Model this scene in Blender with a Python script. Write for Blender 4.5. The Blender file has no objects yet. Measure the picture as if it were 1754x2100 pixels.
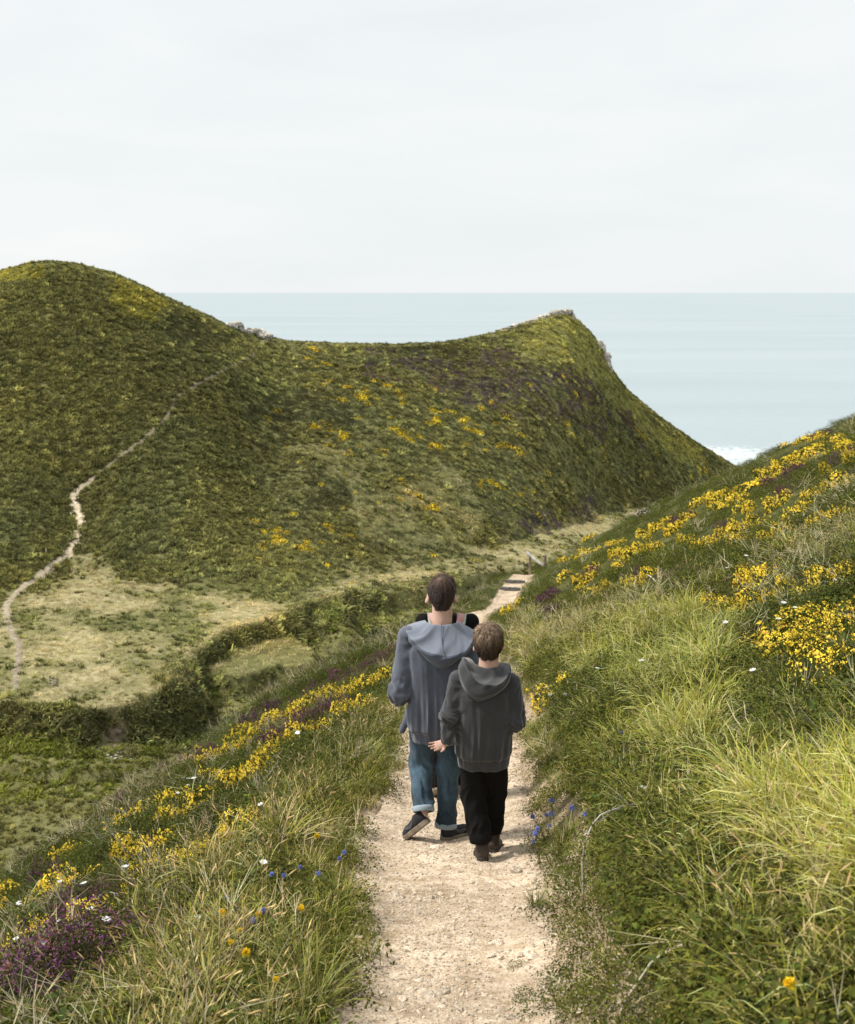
import bpy, math, numpy as np
from mathutils import Vector, Matrix

# ------------------------------------------------------------------ camera, sky, sun, exposure
SC = bpy.context.scene
COL = SC.collection
R = math.radians
F = 2400.0                      # focal length in the units of a 1754 x 2100 frame
PITCH = math.atan(452.0 / F)    # the sea horizon stands 452 units above the frame centre
CP, SP = math.cos(PITCH), math.sin(PITCH)
CAMZ = 70.0                     # metres above the sea

cam = bpy.data.cameras.new('camera')
cam.sensor_fit = 'VERTICAL'; cam.sensor_height = 36.0; cam.lens = 36.0 * F / 2100.0
cam.clip_start = 0.1; cam.clip_end = 120000.0
cam.dof.use_dof = True; cam.dof.focus_distance = 8.5; cam.dof.aperture_fstop = 5.6
cam_o = bpy.data.objects.new('camera', cam); COL.objects.link(cam_o)
cam_o.location = (0, 0, CAMZ); cam_o.rotation_euler = (R(90) - PITCH, 0, 0)
SC.camera = cam_o

SUN_EL, SUN_AZ = R(54), R(-88)        # from the left, behind thin cloud
world = bpy.data.worlds.new('World'); SC.world = world; world.use_nodes = True
wn, wl = world.node_tree.nodes, world.node_tree.links
wn.clear()
w_out = wn.new('ShaderNodeOutputWorld'); w_bg = wn.new('ShaderNodeBackground')
w_sky = wn.new('ShaderNodeTexSky'); w_sky.sky_type = 'NISHITA'; w_sky.sun_disc = False
w_sky.sun_elevation = SUN_EL; w_sky.sun_rotation = SUN_AZ; w_sky.air_density = 1.0; w_sky.dust_density = 2.0
w_tc = wn.new('ShaderNodeTexCoord')
w_map = wn.new('ShaderNodeMapping'); w_map.inputs['Scale'].default_value = (1.0, 1.0, 5.0)
w_n = wn.new('ShaderNodeTexNoise'); w_n.inputs['Scale'].default_value = 2.6; w_n.inputs['Detail'].default_value = 7
w_n.inputs['Roughness'].default_value = 0.55; w_n.inputs['Distortion'].default_value = 0.35
w_cr = wn.new('ShaderNodeValToRGB')
w_cr.color_ramp.elements[0].position = 0.33; w_cr.color_ramp.elements[0].color = (6.95, 7.28, 7.38, 1)
w_cr.color_ramp.elements[1].position = 0.70; w_cr.color_ramp.elements[1].color = (7.7, 7.86, 7.86, 1)
w_mix = wn.new('ShaderNodeMixRGB'); w_mix.inputs['Fac'].default_value = 0.95
wl.new(w_tc.outputs['Generated'], w_map.inputs['Vector']); wl.new(w_map.outputs['Vector'], w_n.inputs['Vector'])
wl.new(w_n.outputs['Fac'], w_cr.inputs['Fac']); wl.new(w_sky.outputs['Color'], w_mix.inputs['Color1'])
wl.new(w_cr.outputs['Color'], w_mix.inputs['Color2']); wl.new(w_mix.outputs['Color'], w_bg.inputs['Color'])
w_bg.inputs['Strength'].default_value = 0.10
wl.new(w_bg.outputs['Background'], w_out.inputs['Surface'])

sun = bpy.data.lights.new('sun', 'SUN'); sun.energy = 3.8; sun.angle = R(7); sun.color = (1.0, 0.95, 0.87)
sun_o = bpy.data.objects.new('sun', sun); COL.objects.link(sun_o)
_d = Vector((math.sin(SUN_AZ) * math.cos(SUN_EL), math.cos(SUN_AZ) * math.cos(SUN_EL), math.sin(SUN_EL)))
sun_o.rotation_euler = _d.to_track_quat('Z', 'Y').to_euler(); sun_o.location = (0, 0, 200)

SC.view_settings.view_transform = 'Standard'; SC.view_settings.look = 'None'
SC.view_settings.exposure = 0.32; SC.view_settings.gamma = 1.0; SC.view_settings.use_curve_mapping = False
SC.render.engine = 'CYCLES'
SC.cycles.max_bounces = 3; SC.cycles.diffuse_bounces = 2; SC.cycles.glossy_bounces = 1
SC.cycles.transmission_bounces = 2; SC.cycles.transparent_max_bounces = 2

# ------------------------------------------------------------------ helpers
rng = np.random.default_rng(11)

def at(px, py, Y):
    """point on the ray through frame position (px, py) at horizontal distance Y"""
    u, v = (px - 877.0) / F, (1050.0 - py) / F
    t = Y / (CP + SP * v)
    return np.array([u * t, Y, CAMZ + t * (-SP + CP * v)])

def atz(px, py, z):
    u, v = (px - 877.0) / F, (1050.0 - py) / F
    t = (z - CAMZ) / (-SP + CP * v)
    return np.array([u * t, t * (CP + SP * v), z])

def project(P):
    P = np.asarray(P, float)
    x, y, z = P[..., 0], P[..., 1], P[..., 2] - CAMZ
    d = CP * y - SP * z; v = SP * y + CP * z
    d = np.where(d > 0.05, d, 0.05)
    return 877 + F * x / d, 1050 - F * v / d

_lat = np.random.default_rng(5).random((256, 256))
def vnoise(x, y, s=0):
    x = np.asarray(x, float) + 37.3 * s + 1000.0; y = np.asarray(y, float) + 91.7 * s + 1000.0
    xi = np.floor(x).astype(int); yi = np.floor(y).astype(int)
    fx = x - xi; fy = y - yi
    fx = fx * fx * (3 - 2 * fx); fy = fy * fy * (3 - 2 * fy)
    x0, x1, y0, y1 = xi & 255, (xi + 1) & 255, yi & 255, (yi + 1) & 255
    return (_lat[x0, y0] * (1 - fx) + _lat[x1, y0] * fx) * (1 - fy) + (_lat[x0, y1] * (1 - fx) + _lat[x1, y1] * fx) * fy

def fbm(x, y, o=4, s=0):
    a, r, n = 0.5, 0.0, 0.0
    for k in range(o):
        r = r + a * (vnoise(x * 2 ** k, y * 2 ** k, s + k) * 2 - 1); n += a; a *= 0.5
    return r / n

def sstep(a, b, x):
    t = np.clip((np.asarray(x, float) - a) / (b - a), 0, 1)
    return t * t * (3 - 2 * t)

def smooth_table(xs, ys, lo, hi, n=1200, w=0.0):
    g = np.linspace(lo, hi, n); v = np.interp(g, xs, ys)
    if w > 0:
        k = max(1, int(w / (hi - lo) * n)); ker = np.hanning(2 * k + 3); ker /= ker.sum()
        v = np.convolve(np.pad(v, k + 1, mode='reflect', reflect_type='odd'), ker, 'valid')
    return lambda q: np.interp(q, g, v)

def link(o, parent=None):
    COL.objects.link(o)
    if parent is not None:
        o.parent = parent
    return o

def tag(o, label=None, cat=None, group=None, kind=None):
    if label: o['label'] = label
    if cat: o['category'] = cat
    if group: o['group'] = group
    if kind: o['kind'] = kind
    return o

def mesh_np(name, V, faces, mat=None, smooth=True, col=None, mats=None, midx=None):
    """faces: (n,3) or (n,4) array, or list of lists; col: (nv,3) point colours"""
    me = bpy.data.meshes.new(name)
    V = np.asarray(V, np.float32)
    if isinstance(faces, np.ndarray):
        groups = [faces]
    else:
        groups = [np.asarray(f) for f in faces]
    groups = [g for g in groups if len(g)]
    nl = sum(g.size for g in groups); nf = sum(len(g) for g in groups)
    me.vertices.add(len(V)); me.vertices.foreach_set('co', V.ravel())
    me.loops.add(nl); me.polygons.add(nf)
    me.loops.foreach_set('vertex_index', np.concatenate([g.ravel() for g in groups]).astype(np.int32))
    tot = np.concatenate([np.full(len(g), g.shape[1], np.int32) for g in groups])
    st = np.concatenate([[0], np.cumsum(tot)[:-1]]).astype(np.int32)
    me.polygons.foreach_set('loop_start', st); me.polygons.foreach_set('loop_total', tot)
    me.polygons.foreach_set('use_smooth', np.full(nf, smooth, bool))
    for m in (mats if mats else ([mat] if mat else [])):
        me.materials.append(m)
    if midx is not None:
        me.polygons.foreach_set('material_index', np.asarray(midx, np.int32))
    if col is not None:
        a = me.attributes.new('col', 'FLOAT_COLOR', 'POINT')
        c = np.ones((len(V), 4), np.float32); c[:, :3] = col
        a.data.foreach_set('color', c.ravel())
    me.update(calc_edges=True); me.validate()
    return me

def obj_np(name, V, faces, mat=None, parent=None, smooth=True, col=None, **k):
    return link(bpy.data.objects.new(name, mesh_np(name, V, faces, mat, smooth, col, **k)), parent)

def grid_faces(nr, nc):
    i = np.arange(nr * nc).reshape(nr, nc)
    return np.stack([i[:-1, :-1].ravel(), i[:-1, 1:].ravel(), i[1:, 1:].ravel(), i[1:, :-1].ravel()], 1)

# ---- materials
def nodes_mat(name):
    m = bpy.data.materials.new(name); m.use_nodes = True
    return m, m.node_tree.nodes, m.node_tree.links, m.node_tree.nodes['Principled BSDF']

def ramp(nt, stops):
    n = nt.new('ShaderNodeValToRGB'); e = n.color_ramp.elements
    while len(e) < len(stops): e.new(0.5)
    for k, (p, c) in enumerate(stops):
        e[k].position = p; e[k].color = (*c, 1)
    return n

def noise_mat(name, stops, scale=5.0, detail=6, rough=0.9, bump=0.0, bscale=None, coord='Object', spec=0.2, mapping=None, bdist=0.02):
    m, n, l, b = nodes_mat(name)
    tc = n.new('ShaderNodeTexCoord'); src = tc.outputs[coord]
    if mapping:
        mp = n.new('ShaderNodeMapping'); mp.inputs['Scale'].default_value = mapping; l.new(src, mp.inputs['Vector']); src = mp.outputs['Vector']
    t = n.new('ShaderNodeTexNoise'); t.inputs['Scale'].default_value = scale; t.inputs['Detail'].default_value = detail
    t.inputs['Roughness'].default_value = 0.62
    l.new(src, t.inputs['Vector'])
    r = ramp(n, stops); l.new(t.outputs['Fac'], r.inputs['Fac']); l.new(r.outputs['Color'], b.inputs['Base Color'])
    b.inputs['Roughness'].default_value = rough; b.inputs['Specular IOR Level'].default_value = spec
    if bump:
        t2 = n.new('ShaderNodeTexNoise'); t2.inputs['Scale'].default_value = bscale or scale * 3; t2.inputs['Detail'].default_value = 5
        l.new(src, t2.inputs['Vector'])
        bp = n.new('ShaderNodeBump'); bp.inputs['Strength'].default_value = bump; bp.inputs['Distance'].default_value = bdist
        l.new(t2.outputs['Fac'], bp.inputs['Height']); l.new(bp.outputs['Normal'], b.inputs['Normal'])
    return m

def plant_mat(name, trans=0.3, rough=0.6, base=(1, 1, 1), instanced=True, spec=0.25):
    """blade and leaf colour from the mesh's own colours, varied plant by plant"""
    m, n, l, b = nodes_mat(name)
    a = n.new('ShaderNodeAttribute'); a.attribute_name = 'col'
    src = a.outputs['Color']
    if instanced:
        t = n.new('ShaderNodeAttribute'); t.attribute_type = 'INSTANCER'; t.attribute_name = 'tint'
        mx = n.new('ShaderNodeMixRGB'); mx.blend_type = 'MULTIPLY'; mx.inputs['Fac'].default_value = 1
        l.new(src, mx.inputs['Color1']); l.new(t.outputs['Color'], mx.inputs['Color2']); src = mx.outputs['Color']
    else:
        oi = n.new('ShaderNodeObjectInfo')
        hs = n.new('ShaderNodeHueSaturation'); mr = n.new('ShaderNodeMapRange')
        mr.inputs['To Min'].default_value = 0.75; mr.inputs['To Max'].default_value = 1.25
        l.new(oi.outputs['Random'], mr.inputs['Value']); l.new(mr.outputs['Result'], hs.inputs['Value'])
        l.new(src, hs.inputs['Color']); src = hs.outputs['Color']
    l.new(src, b.inputs['Base Color'])
    b.inputs['Roughness'].default_value = rough; b.inputs['Specular IOR Level'].default_value = spec
    if trans:
        tr = n.new('ShaderNodeBsdfTranslucent'); l.new(src, tr.inputs['Color'])
        ms = n.new('ShaderNodeMixShader'); ms.inputs['Fac'].default_value = trans
        l.new(b.outputs['BSDF'], ms.inputs[1]); l.new(tr.outputs['BSDF'], ms.inputs[2])
        l.new(ms.outputs['Shader'], n['Material Output'].inputs['Surface'])
    return m

# ------------------------------------------------------------------ terrain: the near hillside
_zp = smooth_table([-8, 0, 3.9, 7.3, 8.3, 15, 30, 40, 48, 52, 56, 60, 63, 80, 120], [0.6, -1.62, -2.66, -3.58, -3.80, -5.35, -8.7, -11.2, -13.25, -13.75, -14.2, -14.75, -15.1, -18, -26], -8, 120, w=1.2)
_xp = smooth_table([-8, 4, 7, 10, 20, 30, 40, 48, 54, 60, 64, 70, 80, 120], [-0.1, 0.07, 0.07, 0.22, 0.45, 0.95, 1.85, 2.95, 3.9, 4.9, 5.9, 9, 18, 60], -8, 120, w=2.0)
_pwl = smooth_table([-8, 3.8, 5.2, 6.8, 8, 10, 12, 30, 60, 120], [.46, .46, .45, .58, .52, .48, .46, .45, .45, .45], -8, 120, w=0.6)
_pwr = smooth_table([-8, 3.8, 5.2, 6.8, 8, 10, 12, 30, 60, 120], [.48, .48, .52, .62, .64, .64, .62, .55, .5, .5], -8, 120, w=0.6)
_fl = smooth_table([0, .3, 1, 2.4, 4.5, 5.2, 6.5, 9, 20, 60], [0, .03, -.16, -.86, -2.0, -2.5, -3.7, -6.6, -18, -60], 0, 60, 3000, w=0.35)
_fr = smooth_table([0, .12, .34, .55, 1.0, 3, 10, 20, 40, 70], [0, .13, .44, .55, .78, 1.78, 5.3, 9.9, 17, 24], 0, 70, 3500, w=0.10)

def edge_w(y, side):
    return (_pwl(y) if side == 1 else _pwr(y)) + 0.10 * fbm(np.asarray(y) * 1.1, np.asarray(y) * 0 + 3.3 * side, 3, 9 + int(side))

def near_h(x, y, relief=True):
    x = np.asarray(x, float); y = np.asarray(y, float)
    s = x - _xp(y)
    wl_, wr_ = edge_w(y, 1), edge_w(y, 2)
    dl = np.clip(-s - wl_, 0, 59.9); dr = np.clip(s - wr_, 0, 69.9)
    bank = 1 - 0.55 * sstep(14, 26, y)
    rr = _fr(dr); rr = rr * (bank + (1 - bank) * sstep(0, 3, dr))
    z = CAMZ + _zp(y) + np.where(s < 0, _fl(dl), rr)
    z = z - 0.05 * np.clip(y - 60.0, 0, 40) ** 2 * sstep(-6, 3, s) - 0.03 * np.clip(y - 48, 0, 50) ** 2 * sstep(-1.0, -8, s)
    z = z - 0.05 * sstep(0.0, 0.5, 1 - np.abs(s) / np.maximum(np.where(s < 0, wl_, wr_), .05))      # worn hollow of the path
    if relief:
        off = sstep(0.1, 1.2, dl + dr)
        z = z + off * (0.22 * fbm(x / 2.6, y / 2.6, 3, 21) + 0.09 * fbm(x / .8, y / .8, 2, 23))
        z = z + off * sstep(2, 8, dr) * 0.5 * fbm(x / 9, y / 9, 2, 27)
    return z

# ------------------------------------------------------------------ terrain: valley, far hill and headland
SKY = [(-420, 640, 232), (-250, 600, 228), (-100, 572, 226), (0, 556, 225), (60, 541, 225), (100, 535, 225), (160, 542, 226), (235, 560, 227), (300, 588, 228),
       (350, 612, 229), (420, 645, 231), (480, 671, 233), (530, 690, 236), (600, 699, 240), (700, 703, 245), (800, 706, 250), (900, 702, 258),
       (950, 695, 263), (1010, 682, 270), (1080, 660, 280), (1130, 645, 290), (1165, 641, 298), (1185, 655, 301), (1220, 690, 304),
       (1253, 752, 306), (1290, 802, 309), (1360, 860, 315), (1440, 915, 322), (1515, 962, 330), (1560, 990, 334)]
BASE = [(-420, 1260, 33.5), (-250, 1245, 33.2), (0, 1215, 33), (150, 1175, 33), (350, 1205, 32.6), (520, 1230, 32.3), (700, 1185, 31.8), (860, 1160, 31.2), (1000, 1130, 30.4),
        (1150, 1082, 28.5), (1350, 1032, 24), (1515, 966, 19.6), (1560, 992, 18)]
LIP = [(-420, 1436, 32.8), (0, 1440, 32.7), (90, 1450, 32.7), (189, 1460, 32.6), (288, 1446, 32.6), (340, 1432, 32.6), (376, 1418, 32.5), (384, 1376, 32.5), (402, 1334, 32.4),
       (477, 1292, 32.2), (562, 1276, 32.1), (621, 1246, 32), (666, 1235, 31.9), (700, 1222, 31.7), (780, 1212, 31.4), (870, 1202, 31.1), (940, 1188, 30.7),
       (1010, 1172, 30.3), (1150, 1130, 28.6), (1560, 1010, 18)]
TERR = [(412, 1350), (433, 1374), (462, 1391), (502, 1388), (562, 1371), (631, 1373), (654, 1354), (648, 1327), (611, 1310), (540, 1298), (480, 1312)]     # lower terrace
SPUR = [(668, 1237, 31.9), (678, 1258, 31.2), (706, 1292, 30.0), (752, 1321, 28.6)]                                                                   # spur into the gully
_sk = np.array([at(*p) for p in SKY]); _ska = _sk[:, 0] / _sk[:, 1]
_bs = np.array([atz(*p) for p in BASE]); _bsa = _bs[:, 0] / _bs[:, 1]
_lp = np.array([atz(*p) for p in LIP]); _lpa = _lp[:, 0] / _lp[:, 1]
_by = smooth_table(_bsa, _bs[:, 1], -.7, .5, 1600, .03); _bz = smooth_table(_bsa, _bs[:, 2], -.7, .5, 1600, .03)
A_END = float(_ska[-1])

def in_poly(px, py, poly):
    poly = np.asarray(poly, float); ins = np.zeros(np.shape(px), bool)
    j = len(poly) - 1
    for i in range(len(poly)):
        xi, yi = poly[i]; xj, yj = poly[j]
        c = ((yi > py) != (yj > py)) & (px < (xj - xi) * (py - yi) / (yj - yi + 1e-12) + xi)
        ins ^= c; j = i
    return ins

def lip_dist(x, y):
    d = np.full(np.shape(x), 1e9)
    for k in range(len(_lp) - 1):
        ax, ay = _lp[k, :2]; bx, by = _lp[k + 1, :2]
        vx, vy = bx - ax, by - ay
        t = np.clip(((x - ax) * vx + (y - ay) * vy) / (vx * vx + vy * vy), 0, 1)
        d = np.minimum(d, np.hypot(x - ax - t * vx, y - ay - t * vy))
    return d

def far_h(x, y, relief=True):
    x = np.asarray(x, float); y = np.maximum(np.asarray(y, float), 1.0)
    a = x / y
    Yr = np.interp(a, _ska, _sk[:, 1]); zr = np.interp(a, _ska, _sk[:, 2])
    Yb = _by(a); zb = _bz(a)
    Yb = np.minimum(Yb, Yr - 1.0)
    t = np.clip((y - Yb) / (Yr - Yb), 0, 1)
    prof = 0.62 * t + 0.38 * (3 * t * t - 2 * t ** 3)
    head = sstep(0.02, 0.12, a)
    prof = prof + head * 0.10 * np.sin(np.pi * t)           # the headland's slope bulges
    z = zb + (zr - zb) * prof
    fold = np.exp(-((a + 0.115 + 0.05 * (1 - t)) / 0.035) ** 2) * np.sin(np.pi * np.clip(t, 0, 1)) ** 1.0
    z = z - 3.2 * fold                                     # hollow that runs down from the saddle
    d = np.clip(y - Yr, 0, None)
    sl = np.where(a > 0.0, 1.3, 0.7)
    z = np.where(d > 0, zr - np.where(d < 6, 0.07 * d * d, 0.07 * 36 + (d - 6) * sl), z)
    z = z - np.clip(Yb - y, 0, 300) * 0.004
    out = np.clip(a - A_END, 0, 1)
    z = z - out * 260
    # the stream's cut bank
    ld = lip_dist(x, y); lipY = np.interp(a, _lpa, _lp[:, 1])
    near_side = y < lipY
    wig = 1.5 * fbm(x / 4.5, y / 4.5, 3, 41)
    D = np.interp(a, [-.4, -.22, -.12, .05, .12], [4.2, 4.2, 4.0, 2.4, 0.4])
    cut = sstep(-0.3, 2.6, ld + wig) * 0.8 + sstep(2, 9, ld) * 0.2
    z = z - np.where(near_side, D * cut, 0.0) + 0.10 * np.exp(-(ld / 1.6) ** 2)
    # lower terrace inside the gully, and the spur beside it
    tp_ = _terr; din = np.full(np.shape(x), 1e9)
    for k in range(len(tp_)):
        ax, ay = tp_[k - 1, :2]; vx, vy = tp_[k, 0] - ax, tp_[k, 1] - ay
        q = np.clip(((x - ax) * vx + (y - ay) * vy) / (vx * vx + vy * vy), 0, 1); din = np.minimum(din, np.hypot(x - ax - q * vx, y - ay - q * vy))
    din = np.where(in_poly(x, y, tp_[:, :2]), din, -din) + .5 * fbm(x / 3, y / 3, 2, 44)
    z = z + np.where(near_side, sstep(-.9, .7, din) * np.maximum(0, 30.55 - z), 0)
    for k in range(len(_spur) - 1):
        ax, ay, az = _spur[k]; vx, vy, vz = _spur[k + 1] - _spur[k]
        q = np.clip(((x - ax) * vx + (y - ay) * vy) / (vx * vx + vy * vy), 0, 1); dd = np.hypot(x - ax - q * vx, y - ay - q * vy)
        z = np.maximum(z, np.where(near_side, az + q * vz - .12 * dd - .16 * dd * dd, -50))
    for (cx, cy, rx, ry, h) in GULLY:
        q = ((x - cx) / rx) ** 2 + ((y - cy) / ry) ** 2
        z = z + np.where(near_side, h * sstep(1.2, 0.8, np.sqrt(q) + 0.22 * fbm(x / 4, y / 4, 2, 44)), 0)
    if relief:
        r = sstep(0, 6, ld) * np.where(near_side, .5, 1)
        z = z + r * (0.9 * fbm(x / 22, y / 22, 3, 31) * np.clip(1 - np.abs(t - .5) * 1.4, .15, 1) + 0.28 * fbm(x / 5, y / 5, 3, 33)) * np.where(d > 0, .4, 1)
    return np.where(z < -4, -4, z)

def _g(px, py, z, rx, ry, h):
    p = atz(px, py, z); return (p[0], p[1], rx, ry, h)
GULLY = [_g(330, 1500, 28.6, 5.5, 2.2, 1.3), _g(120, 1600, 27.5, 9, 3, .9)]
_terr = np.array([atz(a_, b_, 30.55) for a_, b_ in TERR]); _spur = np.array([atz(*q_) for q_ in SPUR])

def ground_h(x, y):
    return np.maximum(near_h(x, y), far_h(x, y))

def cast(px, py, fn=None, lo=1.5, hi=420, n=900):
    """first ground point met by the ray through (px, py)"""
    fn = fn or ground_h
    px = np.atleast_1d(np.asarray(px, float)); py = np.atleast_1d(np.asarray(py, float))
    u = (px - 877.0) / F; v = (1050.0 - py) / F
    dy = CP + SP * v; dz = -SP + CP * v
    Ys = np.geomspace(lo, hi, n)
    T = Ys[None, :] / dy[:, None]
    X = u[:, None] * T; Z = CAMZ + dz[:, None] * T
    H = fn(X.ravel(), np.broadcast_to(Ys, X.shape).ravel()).reshape(X.shape)
    below = Z < H
    k = np.argmax(below, 1); ok = below.any(1)
    k = np.where(ok, k, np.argmin(np.where(Ys[None, :] > hi * .98, 1e9, (Z - H) / Ys[None, :]), 1)); k = np.clip(k, 1, None)   # a ray that just clears the ground: its closest approach
    i = np.arange(len(px))
    g0 = Z[i, k - 1] - H[i, k - 1]; g1 = Z[i, k] - H[i, k]
    f = np.clip(g0 / (g0 - g1 + 1e-9), 0, 1)
    Y = Ys[k - 1] * (1 - f) + Ys[k] * f
    t = Y / dy; Zc = CAMZ + dz * t
    Zc = np.where(ok, Zc, fn(u * t, Y))
    return np.stack([u * t, Y, Zc], 1), ok

# ---- ground materials
M = {}
def ground_mat():
    m, n, l, b = nodes_mat('hillside_soil')
    tc = n.new('ShaderNodeTexCoord')
    t1 = n.new('ShaderNodeTexNoise'); t1.inputs['Scale'].default_value = 1.3; t1.inputs['Detail'].default_value = 8; t1.inputs['Roughness'].default_value = .65
    t2 = n.new('ShaderNodeTexNoise'); t2.inputs['Scale'].default_value = 14; t2.inputs['Detail'].default_value = 6
    l.new(tc.outputs['Object'], t1.inputs['Vector']); l.new(tc.outputs['Object'], t2.inputs['Vector'])
    r1 = ramp(n, [(.3, (.045, .052, .018)), (.5, (.075, .08, .024)), (.72, (.15, .135, .055))])
    r2 = ramp(n, [(.35, (.55, .55, .55)), (.65, (1.25, 1.25, 1.2))])
    mx = n.new('ShaderNodeMixRGB'); mx.blend_type = 'MULTIPLY'; mx.inputs['Fac'].default_value = 1
    l.new(t1.outputs['Fac'], r1.inputs['Fac']); l.new(t2.outputs['Fac'], r2.inputs['Fac'])
    l.new(r1.outputs['Color'], mx.inputs['Color1']); l.new(r2.outputs['Color'], mx.inputs['Color2'])
    # bare earth beside the path
    at_ = n.new('ShaderNodeAttribute'); at_.attribute_name = 'col'
    er = ramp(n, [(.3, (.20, .145, .085)), (.55, (.34, .26, .17)), (.75, (.46, .38, .27))]); l.new(t2.outputs['Fac'], er.inputs['Fac'])
    m2 = n.new('ShaderNodeMixRGB'); l.new(at_.outputs['Fac'], m2.inputs['Fac'])
    l.new(mx.outputs['Color'], m2.inputs['Color1']); l.new(er.outputs['Color'], m2.inputs['Color2'])
    l.new(m2.outputs['Color'], b.inputs['Base Color']); b.inputs['Roughness'].default_value = .95; b.inputs['Specular IOR Level'].default_value = .1
    bp = n.new('ShaderNodeBump'); bp.inputs['Strength'].default_value = .9; bp.inputs['Distance'].default_value = .05
    l.new(t2.outputs['Fac'], bp.inputs['Height']); l.new(bp.outputs['Normal'], b.inputs['Normal'])
    return m
M['soil'] = ground_mat()
def far_mat():
    m = noise_mat('far_turf', [(.3, (.09, .092, .036)), (.5, (.145, .142, .055)), (.7, (.22, .21, .09))], scale=.6, detail=10, rough=.95, bump=.8, bscale=3, bdist=.25, spec=.1)
    n, l = m.node_tree.nodes, m.node_tree.links; b = n['Principled BSDF']
    src = b.inputs['Base Color'].links[0].from_socket
    at_ = n.new('ShaderNodeAttribute'); at_.attribute_name = 'col'
    t = n.new('ShaderNodeTexNoise'); t.inputs['Scale'].default_value = 1.6; t.inputs['Detail'].default_value = 8
    tc = n.new('ShaderNodeTexCoord'); l.new(tc.outputs['Object'], t.inputs['Vector'])
    er = ramp(n, [(.35, (.09, .07, .045)), (.55, (.24, .19, .13)), (.7, (.40, .34, .26))]); l.new(t.outputs['Fac'], er.inputs['Fac'])
    mx = n.new('ShaderNodeMixRGB'); l.new(at_.outputs['Fac'], mx.inputs['Fac']); l.new(src, mx.inputs['Color1']); l.new(er.outputs['Color'], mx.inputs['Color2'])
    sp_ = n.new('ShaderNodeSeparateColor'); l.new(at_.outputs['Color'], sp_.inputs['Color']); l.new(sp_.outputs['Red'], mx.inputs['Fac'])
    tr = ramp(n, [(.35, (.25, .22, .10)), (.6, (.44, .385, .23))]); l.new(t.outputs['Fac'], tr.inputs['Fac'])
    m3 = n.new('ShaderNodeMixRGB'); l.new(sp_.outputs['Green'], m3.inputs['Fac']); l.new(mx.outputs['Color'], m3.inputs['Color1']); l.new(tr.outputs['Color'], m3.inputs['Color2'])
    l.new(m3.outputs['Color'], b.inputs['Base Color'])
    return m
M['far'] = far_mat()

# ---- near hillside mesh
ys = np.concatenate([np.linspace(-5, 3, 40)[:-1], np.geomspace(3, 92, 300)])
od = np.concatenate([np.linspace(0, .9, 40)[1:-1], np.geomspace(.9, 52, 76)])
so = np.concatenate([-1 - od[::-1], np.linspace(-1, 1, 25), 1 + od])
YY, SS = np.meshgrid(ys, so, indexing='ij'); _wl, _wr = edge_w(YY, 1), edge_w(YY, 2)
XX = _xp(np.minimum(YY, 62)) + np.where(SS < -1, SS + 1 - _wl, np.where(SS > 1, SS - 1 + _wr, np.where(SS < 0, SS * _wl, SS * _wr)))
ZZ = near_h(XX, YY)
s_ = XX - _xp(YY)
inpath = (s_ > -edge_w(YY, 1) + .06) & (s_ < edge_w(YY, 2) - .03) & (YY < 64)
ZZ = ZZ - np.where(inpath, 0.06, 0)
dr_ = s_ - edge_w(YY, 2); dl_ = -s_ - edge_w(YY, 1)
earth = np.where(s_ > 0, sstep(.36, .14, dr_ - .12 * sstep(9, 5, YY) + .16 * fbm(XX * 2, YY * 2, 3, 51)), sstep(.14, -.02, dl_ + .16 * fbm(XX * 2, YY * 2, 3, 52)))
ecol = np.repeat(earth.ravel()[:, None], 3, 1)
hill = obj_np('hillside', np.stack([XX, YY, ZZ], -1).reshape(-1, 3), grid_faces(*XX.shape), M['soil'], col=ecol)
tag(hill, kind='structure')

TAN1 = [(-150, 1255), (30, 1235), (130, 1160), (185, 1130), (260, 1180), (420, 1205), (560, 1225), (640, 1240), (600, 1270), (470, 1325), (380, 1370), (370, 1420), (280, 1450), (185, 1465), (-150, 1440)]
TAN2 = [(640, 1215), (690, 1190), (800, 1165), (960, 1130), (1080, 1095), (1150, 1060), (1220, 1065), (1300, 1040), (1300, 1090), (1100, 1160), (1000, 1170), (800, 1195)]
def ragged(px, py, X, Y):
    return px + 45 * fbm(X / 7, Y / 7, 3, 75) + 18 * fbm(X / 2, Y / 2, 2, 77), py + 30 * fbm(X / 7, Y / 7, 3, 76) + 12 * fbm(X / 2, Y / 2, 2, 78)
def poly_soft(px, py, poly, w):
    d = np.full(np.shape(px), 1e9); poly = np.asarray(poly, float)
    for k in range(len(poly)):
        ax, ay = poly[k - 1]; vx, vy = poly[k] - poly[k - 1]
        t = np.clip(((px - ax) * vx + (py - ay) * vy) / (vx * vx + vy * vy + 1e-9), 0, 1); d = np.minimum(d, np.hypot(px - ax - t * vx, py - ay - t * vy))
    return np.clip(.5 + np.where(in_poly(px, py, poly), d, -d) / w, 0, 1)
def tan_prob(px, py, X, Y):
    """share of dry grass, 0 to 1"""
    n1 = fbm(X / 9, Y / 9, 3, 71); n2 = fbm(X / 3, Y / 3, 3, 72)
    a_ = poly_soft(px, py, TAN1, 60) * np.clip(.62 + 1.5 * n1 + .9 * n2, 0, 1); b_ = poly_soft(px, py, TAN2, 40) * np.clip(.65 + 1.3 * n1 + .7 * n2, 0, 1)
    return np.maximum(a_, b_)
def tan_mask(X, Y, Z):
    px, py = project(np.stack([X, Y, Z], -1)); px, py = ragged(px, py, X, Y); return tan_prob(px, py, X, Y) * .85
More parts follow.
